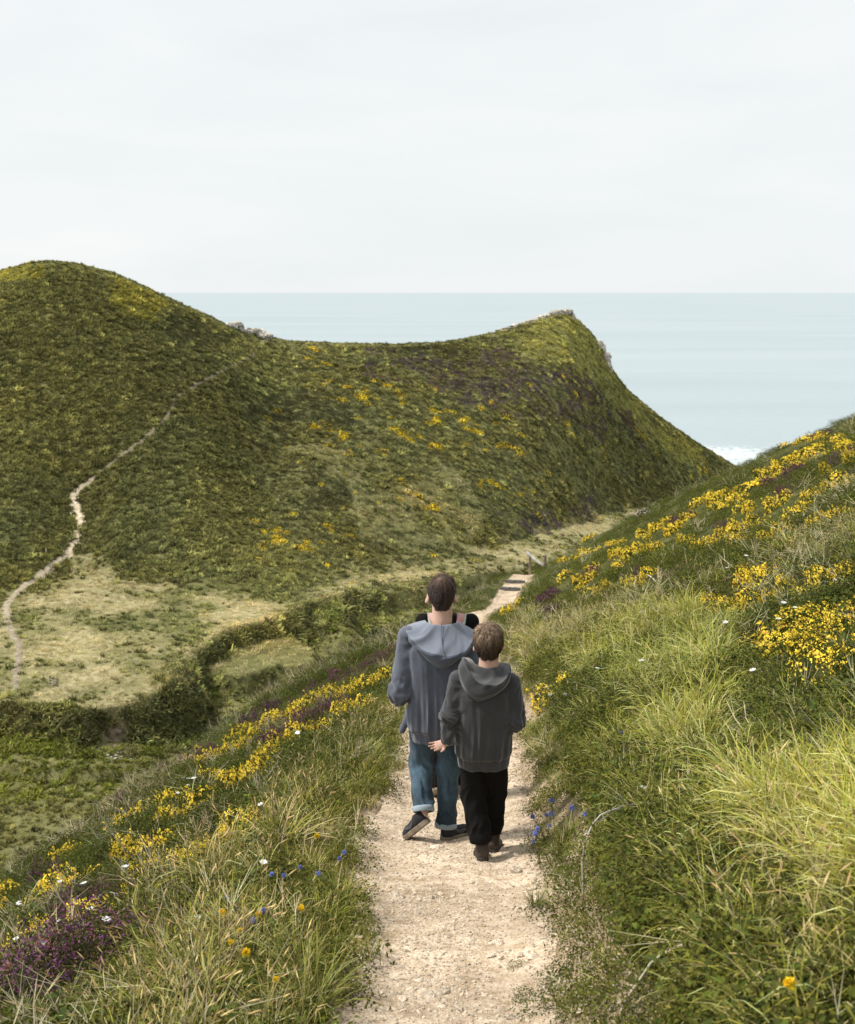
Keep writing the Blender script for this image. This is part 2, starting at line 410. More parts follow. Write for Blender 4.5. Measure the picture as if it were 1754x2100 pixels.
# ---- valley and far hill mesh
aa = np.linspace(-.52, A_END + .05, 560)
rows = []
lipY = np.interp(aa, _lpa, _lp[:, 1]); bY = np.minimum(_by(aa), np.interp(aa, _ska, _sk[:, 1]) - 1); rY = np.interp(aa, _ska, _sk[:, 1])
q = np.linspace(0, 1, 150)[:, None]
rows.append(58 + (lipY - 58) * (1 - (1 - q) ** 1.5))
q = np.linspace(0, 1, 50)[1:, None]; seg2 = lipY + (np.maximum(bY, lipY + 1) - lipY) * q ** 1.5; rows.append(seg2)
top2 = seg2[-1]
q = np.linspace(0, 1, 150)[1:, None]; rows.append(top2 + (np.maximum(rY, top2 + .5) - top2) * q)
q = np.linspace(0, 1, 22)[1:, None]; rows.append(np.maximum(rY, top2 + .5) + 110 * q ** 2)
FY = np.concatenate(rows, 0); FX = aa[None, :] * FY
FZ = far_h(FX, FY)
fpx, fpy = project(np.stack([FX, FY, FZ], -1))
scar_v = np.exp(-(((fpx - 238) / 34) ** 2 + ((fpy - 1508) / 44) ** 2) * 1.5) * (.75 + .5 * fbm(FX, FY, 3, 81))
cliff_v = np.exp(-((fpx - 1240 - .30 * (fpy - 720)) / 9) ** 2) * sstep(685, 710, fpy) * sstep(775, 745, fpy)
crest_v = sstep(1000, 1060, fpx) * sstep(1190, 1175, fpx) * sstep(13, 4, np.abs(fpy - np.interp(fpx, [p[0] for p in SKY], [p[1] for p in SKY])))
bare = np.clip(np.maximum(np.maximum(scar_v * 1.3, cliff_v), crest_v), 0, 1)
far = obj_np('valley_and_headland', np.stack([FX, FY, FZ], -1).reshape(-1, 3), grid_faces(*FX.shape), M['far'], col=np.stack([bare.ravel(), tan_mask(FX, FY, FZ).ravel(), bare.ravel() * 0], 1))
tag(far, kind='structure')

# ---- sea
def sea_mat():
    m, n, l, b = nodes_mat('sea_water')
    tc = n.new('ShaderNodeTexCoord')
    mp = n.new('ShaderNodeMapping'); mp.inputs['Scale'].default_value = (.05, .11, .1); mp.inputs['Rotation'].default_value = (0, 0, R(-12))
    l.new(tc.outputs['Object'], mp.inputs['Vector'])
    t1 = n.new('ShaderNodeTexNoise'); t1.inputs['Scale'].default_value = 1.0; t1.inputs['Detail'].default_value = 9; t1.inputs['Roughness'].default_value = .6
    l.new(mp.outputs['Vector'], t1.inputs['Vector'])
    mp2 = n.new('ShaderNodeMapping'); mp2.inputs['Scale'].default_value = (.0012, .006, .1); l.new(tc.outputs['Object'], mp2.inputs['Vector'])
    t2 = n.new('ShaderNodeTexNoise'); t2.inputs['Scale'].default_value = 1.0; t2.inputs['Detail'].default_value = 6
    l.new(mp2.outputs['Vector'], t2.inputs['Vector'])
    r = ramp(n, [(.3, (.27, .335, .36)), (.7, (.335, .395, .415))]); l.new(t2.outputs['Fac'], r.inputs['Fac'])
    # surf near the foot of the cliff
    foam = n.new('ShaderNodeAttribute'); foam.attribute_name = 'col'
    t3 = n.new('ShaderNodeTexNoise'); t3.inputs['Scale'].default_value = .45; t3.inputs['Detail'].default_value = 9; t3.inputs['Roughness'].default_value = .7
    mp3 = n.new('ShaderNodeMapping'); mp3.inputs['Scale'].default_value = (.8, .35, 1); l.new(tc.outputs['Object'], mp3.inputs['Vector']); l.new(mp3.outputs['Vector'], t3.inputs['Vector'])
    ma = n.new('ShaderNodeMath'); ma.operation = 'ADD'; l.new(foam.outputs['Fac'], ma.inputs[0]); l.new(t3.outputs['Fac'], ma.inputs[1])
    fr = ramp(n, [(.93, (0, 0, 0)), (1.0, (1, 1, 1))]); 
    mm = n.new('ShaderNodeMath'); mm.operation = 'MULTIPLY'; mm.inputs[1].default_value = .8; l.new(ma.outputs[0], mm.inputs[0]); l.new(mm.outputs[0], fr.inputs['Fac'])
    fr.color_ramp.elements[0].position = .74; fr.color_ramp.elements[1].position = .95
    mx = n.new('ShaderNodeMixRGB'); l.new(fr.outputs['Color'], mx.inputs['Fac']); l.new(r.outputs['Color'], mx.inputs['Color1']); mx.inputs['Color2'].default_value = (.8, .84, .84, 1)
    l.new(mx.outputs['Color'], b.inputs['Base Color'])
    b.inputs['Roughness'].default_value = .35; b.inputs['IOR'].default_value = 1.33
    bp = n.new('ShaderNodeBump'); bp.inputs['Strength'].default_value = .55; bp.inputs['Distance'].default_value = 2.2
    l.new(t1.outputs['Fac'], bp.inputs['Height']); l.new(bp.outputs['Normal'], b.inputs['Normal'])
    return m
gx = np.concatenate([[-60000, -9000, -2500], np.linspace(-700, 700, 71), [2500, 9000, 60000]])
gy = np.concatenate([[-3000, -300], np.linspace(200, 1400, 61), [2500, 6000, 20000, 70000]])
GX, GY = np.meshgrid(gx, gy, indexing='xy')
fa = at(1502, 924, 500); 
fo = .58 * np.exp(-(((GX - fa[0]) / 48) ** 2 + ((GY - 505) / 62) ** 2))
M['sea'] = sea_mat()
sea = obj_np('sea', np.stack([GX, GY, np.zeros_like(GX)], -1).reshape(-1, 3), grid_faces(*GX.shape), M['sea'], col=np.repeat(fo.ravel()[:, None], 3, 1))
tag(sea, kind='structure')

# ------------------------------------------------------------------ plant prototypes (meshes)
class Acc:
    def __init__(s): s.V, s.T, s.Q, s.C, s.n = [], [], [], [], 0
    def add(s, V, C, T=None, Q=None):
        V = np.asarray(V, float); 
        s.V.append(V); s.C.append(np.broadcast_to(np.asarray(C, float), V.shape))
        if T is not None and len(T): s.T.append(np.asarray(T) + s.n)
        if Q is not None and len(Q): s.Q.append(np.asarray(Q) + s.n)
        s.n += len(V)
    def mesh(s, name, mat, smooth=False):
        V = np.concatenate(s.V); C = np.concatenate(s.C); f = []
        if s.T: f.append(np.concatenate(s.T))
        if s.Q: f.append(np.concatenate(s.Q))
        return mesh_np(name, V, f, mat, smooth, col=C)

def blades(acc, r, base, az, th0, th1, L, w, c0, c1, seg=4):
    """a set of curving blades: base (n,3); az heading; th0 lean at foot, th1 extra lean at the tip; colours foot / tip"""
    n = len(az); t = np.linspace(0, 1, seg + 1)
    th = th0[:, None] + th1[:, None] * t[None, :] ** 1.3
    ds = (L / seg)[:, None]
    thm = .5 * (th[:, 1:] + th[:, :-1])
    hor = np.concatenate([np.zeros((n, 1)), np.cumsum(np.sin(thm) * ds, 1)], 1)
    ver = np.concatenate([np.zeros((n, 1)), np.cumsum(np.cos(thm) * ds, 1)], 1)
    P = np.stack([base[:, 0:1] + hor * np.cos(az)[:, None], base[:, 1:2] + hor * np.sin(az)[:, None], base[:, 2:3] + ver], -1)
    wt = w[:, None] * np.clip(1.06 - t[None, :] ** 1.8, .06, 1) * .5
    tw = az + np.pi / 2 + r.uniform(-.5, .5, n)
    side = np.stack([np.cos(tw), np.sin(tw), r.uniform(-.35, .35, n)], -1)[:, None, :] * wt[..., None]
    V = np.stack([P - side, P + side], 2).reshape(-1, 3)
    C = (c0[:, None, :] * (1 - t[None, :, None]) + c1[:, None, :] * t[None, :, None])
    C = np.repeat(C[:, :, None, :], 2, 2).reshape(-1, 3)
    k = (np.arange(n) * (seg + 1) * 2)[:, None] + (np.arange(seg) * 2)[None, :]
    k = k.ravel(); Q = np.stack([k, k + 1, k + 3, k + 2], 1)
    acc.add(V, C, Q=Q)

def jitter(r, c, n, v=.25, h=.12):
    c = np.asarray(c, float)
    return np.clip(c * (1 + r.uniform(-v, v, (n, 1))) * (1 + r.uniform(-h, h, (n, 3))), 0, 1)

def disc(r, n, rad):
    a = r.uniform(0, 2 * np.pi, n); q = rad * np.sqrt(r.random(n))
    return np.stack([q * np.cos(a), q * np.sin(a), np.zeros(n)], 1), a

def leaves(acc, r, pos, nrm, size, col, aspect=.5, fold=.25):
    """small folded leaves: 4 verts, 2 triangles"""
    n = len(pos)
    nrm = nrm / np.linalg.norm(nrm, axis=1, keepdims=True)
    ref = r.normal(size=(n, 3)); t = np.cross(nrm, ref); t /= np.linalg.norm(t, axis=1, keepdims=True) + 1e-9
    b = np.cross(nrm, t); s = size[:, None]
    tip = pos + t * s; l = pos + t * s * .45 + b * s * aspect * .5 + nrm * s * fold * .5; q = pos + t * s * .45 - b * s * aspect * .5 + nrm * s * fold * .5
    V = np.stack([pos, l, tip, q], 1).reshape(-1, 3)
    k = np.arange(n) * 4
    T = np.concatenate([np.stack([k, k + 1, k + 2], 1), np.stack([k, k + 2, k + 3], 1)])
    acc.add(V, np.repeat(col, 4, 0), T=T)

def dome(r, n, rad, h, shell=.55):
    v = r.normal(size=(n, 3)); v[:, 2] = np.abs(v[:, 2]); v /= np.linalg.norm(v, axis=1, keepdims=True)
    q = shell + (1 - shell) * r.random((n, 1)) ** .6
    lump = 1 + .22 * np.sin(v[:, :1] * 5.1 + r.uniform(0, 6)) * np.cos(v[:, 1:2] * 4.3 + r.uniform(0, 6))
    p = v * q * lump * np.array([rad, rad, h])
    return p, v

def tube(acc, pts, rad, col, sides=5):
    pts = np.asarray(pts, float); n = len(pts); rad = np.broadcast_to(np.asarray(rad, float), (n,))
    tg = np.gradient(pts, axis=0); tg /= np.linalg.norm(tg, axis=1, keepdims=True) + 1e-9
    ref = np.array([0.31, 0.17, 1.0]); a = np.cross(tg, ref); a /= np.linalg.norm(a, axis=1, keepdims=True) + 1e-9
    b = np.cross(tg, a); ph = np.arange(sides) * 2 * np.pi / sides
    V = pts[:, None, :] + rad[:, None, None] * (a[:, None, :] * np.cos(ph)[None, :, None] + b[:, None, :] * np.sin(ph)[None, :, None])
    i = np.arange(n * sides).reshape(n, sides); j = np.roll(i, -1, 1)
    Q = np.stack([i[:-1].ravel(), j[:-1].ravel(), j[1:].ravel(), i[1:].ravel()], 1)
    c = np.asarray(col, float)
    acc.add(V.reshape(-1, 3), np.repeat(c, sides, 0) if c.ndim == 2 else c, Q=Q)

M['plant'] = plant_mat('leaf_and_blade', .30, .7, spec=.07)
M['dry'] = plant_mat('dry_stem', .12, .8, spec=.05)
M['bloom'] = plant_mat('petal', .25, .7, spec=.1)
M['plant_o'] = plant_mat('shrub_leaf', .22, .7, instanced=False, spec=.07)
M['bloom_o'] = plant_mat('shrub_petal', .25, .7, instanced=False, spec=.1)
M['dry_o'] = plant_mat('dead_stem', .0, .85, instanced=False, spec=.1)

G_DARK, G_MID, G_LIT = (.030, .052, .012), (.10, .145, .028), (.36, .36, .080)
STRAW, PALE = (.66, .56, .32), (.58, .57, .30)

def p_long(seed, n=36, L=(.20, .46), straw=.2):
    r = np.random.default_rng(seed); acc = Acc()
    b, a = disc(r, n, .07)
    az = a + r.normal(0, .7, n); lean = r.normal(0, .25)
    th0 = np.abs(r.normal(.15, .15, n)); th1 = r.uniform(.7, 2.7, n)
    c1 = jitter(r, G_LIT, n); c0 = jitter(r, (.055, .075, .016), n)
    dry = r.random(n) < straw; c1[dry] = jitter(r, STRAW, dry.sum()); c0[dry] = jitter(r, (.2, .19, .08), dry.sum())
    pal = (~dry) & (r.random(n) < .3); c1[pal] = jitter(r, PALE, pal.sum(), .15)
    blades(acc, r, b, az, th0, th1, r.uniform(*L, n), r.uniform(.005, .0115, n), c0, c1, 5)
    return acc.mesh('grass_tuft', M['plant'])

def p_short(seed, n=44, L=(.06, .19), straw=.25):
    r = np.random.default_rng(seed); acc = Acc()
    b, a = disc(r, n, .12)
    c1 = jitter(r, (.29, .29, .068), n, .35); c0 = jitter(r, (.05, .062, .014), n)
    dry = r.random(n) < straw; c1[dry] = jitter(r, STRAW, dry.sum())
    blades(acc, r, b, r.uniform(0, 6.28, n), np.abs(r.normal(.25, .2, n)), r.uniform(.1, 1.2, n), r.uniform(*L, n), r.uniform(.003, .006, n), c0, c1, 3)
    return acc.mesh('grass_tuft', M['plant'])

def p_straw(seed, n=9, L=(.24, .5)):
    r = np.random.default_rng(seed); acc = Acc()
    b, a = disc(r, n, .10); az = r.uniform(0, 6.28, n); th0 = np.abs(r.normal(.1, .1, n)); th1 = r.uniform(.1, .7, n); l = r.uniform(*L, n)
    c = jitter(r, (.40, .34, .19), n, .2)
    blades(acc, r, b, az, th0, th1, l, np.full(n, .0028), jitter(r, (.22, .22, .09), n), c, 4)
    for k in range(n):                 # seed heads
        th = th0[k] + th1[k] * .55; d = np.array([np.sin(th) * np.cos(az[k]), np.sin(th) * np.sin(az[k]), np.cos(th)])
        tip = b[k] + d * l[k] * .97; h = r.uniform(.025, .05)
        d2 = np.array([np.sin(th + .5) * np.cos(az[k]), np.sin(th + .5) * np.sin(az[k]), np.cos(th + .5)])
        tube(acc, [tip - d2 * h * .6, tip - d2 * h * .1, tip + d2 * h * .5], [.0008, .0030, .0008], jitter(r, (.42, .34, .20), 1)[0], 3)
    return acc.mesh('seed_grass', M['dry'])

def p_leafmat(seed, n=260, rad=.2, h=.13, c=(.060, .088, .020), size=(.010, .024)):
    r = np.random.default_rng(seed); acc = Acc()
    p, v = dome(r, n, rad, h, .45)
    nr = v * .5 + r.normal(size=(n, 3)) * .45 + np.array([0, 0, .6])
    cc = jitter(r, c, n, .35); lit = r.random(n) < .28; cc[lit] = jitter(r, (.115, .128, .028), lit.sum(), .25)
    leaves(acc, r, p, nr, r.uniform(*size, n), cc, .62)
    return acc.mesh('leaf_mat', M['plant'])

def p_bramble(seed, n=34):
    r = np.random.default_rng(seed); acc = Acc()
    p, v = dome(r, n, .22, .14, .6)
    nr = v * .3 + np.array([0, 0, 1.0]) + r.normal(size=(n, 3)) * .3
    leaves(acc, r, p, nr, r.uniform(.03, .05, n), jitter(r, (.062, .08, .024), n, .35), .7, .18)
    return acc.mesh('leafy_plant', M['plant'])

def p_twig(seed, n=16):
    r = np.random.default_rng(seed); acc = Acc()
    for k in range(n):
        b = np.array([r.uniform(-.15, .15), r.uniform(-.15, .15), r.uniform(0, .08)]); az = r.uniform(0, 6.28); th = r.uniform(.3, 1.5); l = r.uniform(.1, .34)
        d = np.array([np.sin(th) * np.cos(az), np.sin(th) * np.sin(az), np.cos(th)])
        mid = b + d * l * .5 + r.normal(0, .015, 3); c = jitter(r, (.46, .42, .33), 1, .25)[0]
        tube(acc, [b, mid, b + d * l], [.0034, .0026, .001], c, 3)
        for q in range(2):
            e = d + r.normal(0, .55, 3); tube(acc, [mid, mid + e * l * .3], [.0018, .0007], c, 3)
    return acc.mesh('dry_twigs', M['dry'])

def p_fern(seed, n=20, rad=.5, c=(.085, .115, .022)):
    """clump of fronds for the far slopes"""
    r = np.random.default_rng(seed); acc = Acc()
    b, a = disc(r, n, rad * .55); b[:, 2] = -.05
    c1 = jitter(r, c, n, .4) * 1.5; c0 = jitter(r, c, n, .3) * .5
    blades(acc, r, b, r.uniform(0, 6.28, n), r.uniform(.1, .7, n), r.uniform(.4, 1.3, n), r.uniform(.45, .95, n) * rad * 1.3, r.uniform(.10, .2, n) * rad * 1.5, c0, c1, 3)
    return acc.mesh('bracken_clump', M['plant'])

def p_turf(seed, n=34, rad=.5, c=(.27, .23, .10)):
    r = np.random.default_rng(seed); acc = Acc()
    b, a = disc(r, n, rad)
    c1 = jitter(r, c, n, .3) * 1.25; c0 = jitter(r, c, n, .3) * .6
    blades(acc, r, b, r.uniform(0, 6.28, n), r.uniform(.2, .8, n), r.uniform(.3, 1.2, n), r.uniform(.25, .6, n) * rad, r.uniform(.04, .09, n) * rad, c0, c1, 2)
    return acc.mesh('turf_clump', M['plant'])

def p_cushion(seed, n=70, rad=.5, c=(.05, .06, .02), h=.4, top=None, ntop=30, sz=(.10, .2)):
    """low cushion of leaves, with blossom leaves on top when 'top' is given"""
    r = np.random.default_rng(seed); acc = Acc()
    p, v = dome(r, n, rad, rad * h, .5)
    leaves(acc, r, p, v + r.normal(size=(n, 3)) * .4, r.uniform(*sz, n) * rad * 1.6, jitter(r, c, n, .35), .6)
    if top is not None:
        p, v = dome(r, ntop, rad * .95, rad * h * 1.08, .92)
        leaves(acc, r, p, v + np.array([0, 0, .6]) + r.normal(size=(ntop, 3)) * .3, r.uniform(*sz, ntop) * rad * 1.3, jitter(r, top, ntop, .25), .75)
    return acc.mesh('cushion_plant', M['plant'])

# ---- one object of many plants: points that carry a prototype each
def scatter(name, protos, P, idx, rot, scl, tint, kind='stuff'):
    c = bpy.data.collections.new(name + '_kinds')
    for k, me in enumerate(protos):
        o = bpy.data.objects.new('%s_kind_%02d' % (name, k), me); c.objects.link(o)
    me = bpy.data.meshes.new(name); n = len(P)
    me.vertices.add(n); me.vertices.foreach_set('co', np.asarray(P, np.float32).ravel())
    def att(nm, ty, key, v):
        a = me.attributes.new(nm, ty, 'POINT'); a.data.foreach_set(key, np.ascontiguousarray(v).ravel())
    att('pick', 'INT', 'value', np.asarray(idx, np.int32)); att('rot', 'FLOAT_VECTOR', 'vector', np.asarray(rot, np.float32))
    att('scl', 'FLOAT_VECTOR', 'vector', np.asarray(scl, np.float32))
    t4 = np.ones((n, 4), np.float32); t4[:, :3] = tint; att('tint', 'FLOAT_COLOR', 'color', t4)
    o = link(bpy.data.objects.new(name, me)); o['kind'] = kind
    g = bpy.data.node_groups.new(name + '_spread', 'GeometryNodeTree')
    g.interface.new_socket('Geometry', in_out='INPUT', socket_type='NodeSocketGeometry')
    g.interface.new_socket('Geometry', in_out='OUTPUT', socket_type='NodeSocketGeometry')
    N, L = g.nodes, g.links
    gi, go = N.new('NodeGroupInput'), N.new('NodeGroupOutput')
    ci = N.new('GeometryNodeCollectionInfo'); ci.inputs['Collection'].default_value = c
    ci.inputs['Separate Children'].default_value = True; ci.inputs['Reset Children'].default_value = True
    ip = N.new('GeometryNodeInstanceOnPoints'); ip.inputs['Pick Instance'].default_value = True
    def na(nm, ty):
        q = N.new('GeometryNodeInputNamedAttribute'); q.data_type = ty; q.inputs['Name'].default_value = nm; return q.outputs['Attribute']
    L.new(gi.outputs[0], ip.inputs['Points']); L.new(ci.outputs[0], ip.inputs['Instance'])
    L.new(na('pick', 'INT'), ip.inputs['Instance Index'])
    er = N.new('FunctionNodeEulerToRotation'); L.new(na('rot', 'FLOAT_VECTOR'), er.inputs[0]); L.new(er.outputs[0], ip.inputs['Rotation'])
    L.new(na('scl', 'FLOAT_VECTOR'), ip.inputs['Scale'])
    L.new(ip.outputs['Instances'], go.inputs[0])
    md = o.modifiers.new('spread', 'NODES'); md.node_group = g
    return o

def slope_rot(r, x, y, fn, amount=.5, jit=.15):
    """lean with the slope by 'amount', random heading"""
    e = .3; n = len(x)
    gx = (fn(x + e, y) - fn(x - e, y)) / (2 * e); gy = (fn(x, y + e) - fn(x, y - e)) / (2 * e)
    gx = np.clip(gx, -1.2, 1.2) * amount; gy = np.clip(gy, -1.2, 1.2) * amount
    rx = np.arctan(gy) + r.normal(0, jit, n); ry = -np.arctan(gx) + r.normal(0, jit, n)
    # euler XYZ: the heading is applied last, so turn the tilt back by the heading
    h = r.uniform(0, 6.28, n)
    tx = rx * np.cos(h) + ry * np.sin(h); ty = -rx * np.sin(h) + ry * np.cos(h)
    return np.stack([tx, ty, h], 1)

def line_d(px, py, pts):
    """distance to a polyline"""
    d = np.full(np.shape(px), 1e9); pts = np.asarray(pts, float)
    for k in range(len(pts) - 1):
        ax, ay = pts[k][:2]; vx, vy = pts[k + 1][0] - ax, pts[k + 1][1] - ay
        t = np.clip(((px - ax) * vx + (py - ay) * vy) / (vx * vx + vy * vy + 1e-9), 0, 1)
        d = np.minimum(d, np.hypot(px - ax - t * vx, py - ay - t * vy))
    return d

# streaks of gorse and heather on the near hillside, read off the photograph (frame positions, half width)
def z3(*p): return [(871.6 + x * .503, 589.6 + y * .503) for x, y in p]
def z4(*p): return [(x * .497, 1128 + y * .497) for x, y in p]
def z5(*p): return [(x * .497, 1589 + y * .497) for x, y in p]
def z6(*p): return [(974 + x * .4446, 1128 + y * .4446) for x, y in p]
GORSE_R = [(z3((670, 1010), (740, 985)), 8), (z3((590, 1200), (700, 1180), (780, 1140), (850, 1085), (960, 1055), (1060, 960), (1110, 930)), 11), (z3((640, 1245), (760, 1235), (900, 1195)), 10),
           (z3((1100, 915), (1240, 900), (1340, 820), (1450, 760), (1560, 690)), 12), (z3((1000, 1020), (1150, 1060), (1290, 985), (1420, 945), (1580, 910)), 11),
           (z3((1380, 770), (1460, 730), (1560, 690), (1700, 660), (1750, 650)), 11), (z3((1480, 660), (1560, 612), (1680, 622), (1740, 690)), 8),
           (z3((1690, 700), (1754, 720)), 9), (z3((870, 1090), (780, 1100)), 7), (z3((1300, 1215), (1370, 1190), (1440, 1205)), 16), (z3((1180, 1310), (1290, 1320), (1400, 1300)), 13),
           (z3((1500, 1270), (1620, 1230), (1750, 1200)), 14), (z6((1080, 300), (1180, 280), (1270, 310)), 14), (z6((1250, 160), (1330, 150)), 10), (z6((1370, 500), (1430, 440), (1560, 400), (1640, 380)), 22),
           (z6((1560, 620), (1640, 560), (1700, 480), (1740, 370)), 34), (z6((1600, 650), (1740, 580)), 30), (z6((260, 740), (330, 690), (400, 640)), 15), (z6((110, 540), (180, 545)), 10), (z6((150, 300), (220, 250)), 10),
           (z3((560, 1120), (640, 1090), (700, 1080)), 7), (z3((890, 1010), (1010, 960)), 7), (z3((1150, 860), (1300, 850)), 7),
           (z3((1250, 950), (1350, 900), (1470, 870)), 9), (z3((1560, 870), (1660, 820), (1754, 790)), 10), (z3((1250, 1070), (1380, 1030), (1480, 1010)), 9), (z3((1600, 980), (1750, 930)), 9), (z3((760, 1060), (900, 1020)), 7), (z3((1620, 760), (1700, 745)), 9),
           (z6((1470, 430), (1550, 510), (1590, 600)), 24), (z6((1640, 420), (1730, 400)), 26), (z6((1600, 500), (1750, 470)), 26)]
GORSE_L = [(z5((0, 540), (150, 490), (300, 465), (470, 390), (560, 345)), 15), (z5((10, 600), (160, 580), (240, 545)), 15), (z5((180, 700), (350, 655), (480, 605), (580, 545)), 16),
           (z5((600, 450), (700, 400), (780, 350), (900, 330), (950, 255), (1050, 240), (1130, 205)), 15), (z5((850, 400), (920, 360), (1010, 310)), 13), (z5((490, 365), (600, 330), (740, 290)), 11),
           (z5((700, 205), (840, 175)), 9), (z5((760, 440), (800, 435)), 8), (z5((870, 30), (1060, 40)), 9), (z5((100, 790), (150, 740)), 10),
           (z4((270, 1110), (400, 1060), (500, 1000), (600, 935), (800, 830), (900, 825), (1050, 745), (1200, 700), (1250, 655), (1330, 620), (1450, 595), (1600, 540)), 7),
           (z4((700, 1060), (800, 1040)), 6), (z4((940, 985), (1050, 960), (1110, 900), (1160, 800), (1300, 770), (1420, 690), (1500, 650)), 9), (z4((800, 880), (950, 850), (1060, 800)), 8),
           (z4((330, 1090), (420, 1040)), 6), (z5((240, 370), (330, 330)), 6), (z5((480, 240), (620, 170)), 6)]
HEATH = [(z4((680, 920), (780, 880), (900, 850)), 7), (z4((1080, 835), (1160, 805), (1230, 740), (1300, 705), (1430, 670)), 9), (z4((1020, 720), (1080, 690), (1200, 650), (1300, 590), (1400, 560), (1620, 450)), 8),
         (z4((480, 1050), (540, 1030)), 7), (z4((310, 1120), (420, 1070)), 6), (z3((620, 1200), (700, 1165)), 8), (z3((900, 1200), (980, 1190), (1060, 1165)), 11), (z3((1150, 995), (1240, 985)), 9),
         (z3((1090, 940), (1010, 960)), 7), (z3((1400, 810), (1500, 770), (1560, 740)), 9), (z3((1440, 860), (1510, 815)), 9), (z3((480, 1280), (560, 1250)), 8), (z6((310, 240), (400, 190)), 9), (z6((330, 310), (400, 290)), 8),
         (z5((290, 580), (400, 560), (500, 515)), 12), (z5((200, 440), (260, 430)), 9), (z3((1640, 740), (1754, 690)), 12), (z5((380, 120), (520, 110)), 8), (z3((1610, 620), (1660, 600)), 8)]

# ------------------------------------------------------------------ vegetation on the near hillside
def near_candidates(n, seed, lo=2.4, hi=64):
    """points over the near slope, thinning out with distance"""
    r = np.random.default_rng(seed)
    y = lo * (hi / lo) ** r.random(n * 3)
    a = r.uniform(-.62, .62, n * 3)
    x = a * (y + 2.5)
    keep = np.abs(a) < .62
    x, y = x[keep], y[keep]
    z = near_h(x, y)
    px, py = project(np.stack([x, y, z], 1))
    k = (px > -160) & (px < 1914) & (py < 2330) & (far_h(x, y, False) < z)
    x, y, z, px, py = [q[k][:n] for q in (x, y, z, px, py)]
    return r, x, y, z, px, py

def path_sd(x, y):
    """metres outside the path (negative inside), side sign"""
    s = x - _xp(y); w = np.where(s < 0, edge_w(y, 1), edge_w(y, 2))
    return np.abs(s) - w, np.sign(s)

def streak_d(px, py, streaks):
    d = np.full(np.shape(px), 1e9)
    for pts, w in streaks: d = np.minimum(d, line_d(px, py, pts) - w)
    return d

N_NEAR = 52000
r, x, y, z, px, py = near_candidates(N_NEAR, 3)
sd, side = path_sd(x, y)
gd = np.minimum(streak_d(px, py, GORSE_R + GORSE_L), streak_d(px, py, HEATH + [([(40, 2110), (150, 2040), (245, 1990)], 48)]))
clump = fbm(x / .7, y / .7, 3, 61); patch = fbm(x / 2.2, y / 2.2, 3, 62); lush = fbm(x / 5, y / 5, 2, 63)
edge_n = .10 * fbm(x * 3, y * 3, 2, 64)
# kinds: 0-4 long, 5-8 short, 9-12 straw, 13-16 leaf mat, 17-19 bramble, 20-22 twig
protos = [p_long(100 + k, 38, (.20, .48), [.06, .12, .18, .08, .30][k]) for k in range(5)] + [p_short(200 + k) for k in range(4)] + [p_straw(300 + k) for k in range(4)] \
    + [p_leafmat(400 + k, c=[(.050, .062, .016), (.06, .076, .018), (.078, .09, .022), (.045, .052, .018)][k]) for k in range(4)] + [p_bramble(500 + k) for k in range(3)] + [p_twig(600 + k) for k in range(3)]
right = side > 0
wL = np.zeros((6, len(x)))
longR = right & (px > 1080)
fieldR = in_poly(px, py, [(1090, 1420), (1180, 1320), (1330, 1270), (1500, 1250), (1640, 1420), (1800, 1440), (1900, 1600), (1900, 2400), (1300, 2400), (1150, 1900), (1090, 1600)])
grassR2 = in_poly(px, py, [(1050, 1250), (1250, 1260), (1500, 1180), (1650, 1120), (1800, 1080), (1800, 1180), (1500, 1300), (1200, 1330), (1090, 1400), (1050, 1350)])
vergeL = in_poly(px, py, [(820, 1400), (640, 1560), (480, 1720), (350, 1870), (230, 2000), (220, 2400), (900, 2400), (860, 1400)])
low = ~(fieldR | grassR2 | vergeL)
wL[0] = np.where(fieldR, 1.7 + 2.2 * np.clip(patch, -.45, 1) - .9 * in_poly(px, py, [(1180, 1880), (1420, 1850), (1480, 2150), (1180, 2150)]), np.where(vergeL, .10, .01)) + np.where(grassR2, .35, 0) + np.where(vergeL & (py > 1900), .22, 0)
wL[0] = wL[0] + np.where(fieldR & (px > 1380), .7, 0)
wL[1] = np.where(vergeL, 1.0, .42) + np.where(sd < .35, 1.0, 0)
wL[2] = np.where(vergeL, .17, .04) + np.where(grassR2, .25, 0)
wL[3] = np.where(fieldR, .62 + 1.2 * np.clip(-patch, -.2, 1), 1.0) + np.where(right & (sd < .8) & (y < 9), 1.3, 0)
wL[4] = np.where(vergeL | fieldR, .30, .22)
wL[5] = np.where(fieldR, .04, .07) + np.where(grassR2, .22, 0) + np.where(low & ~right & (patch > .1), .22, 0)
wL = np.clip(wL, .01, None); wL /= wL.sum(0)
cum = np.cumsum(wL, 0); kind = (r.random(len(x))[None, :] > cum).sum(0)
kind = np.clip(kind, 0, 5)
keep = sd > (.02 + edge_n + np.where(kind == 0, .10, 0))
keep &= ~((sd < .22 + .16 * sstep(9, 5.5, y) + .22 * patch) & right & (y < 20) & (r.random(len(x)) < np.where(kind == 3, .72, .88)))             # earth bank shows
keep &= ~((sd < .18) & ~right & (r.random(len(x)) < .5))
keep &= ~((gd < 4) & ((kind == 0) | (kind == 2) | (kind == 5))) & ~((gd < 22) & ((kind == 0) | (kind == 2)) & (r.random(len(x)) < .8))
keep &= ~((gd < 3) & (r.random(len(x)) < .75)) & ~((gd < 14) & (kind < 3) & (r.random(len(x)) < .6))
keep &= (clump > -.5) | (r.random(len(x)) < .4)
cnt = [5, 4, 4, 4, 3, 3]; off = np.concatenate([[0], np.cumsum(cnt)[:-1]])
idx = off[kind] + (r.random(len(x)) * np.array(cnt)[kind]).astype(int)
far_up = 1 + .55 * sstep(8, 45, y)
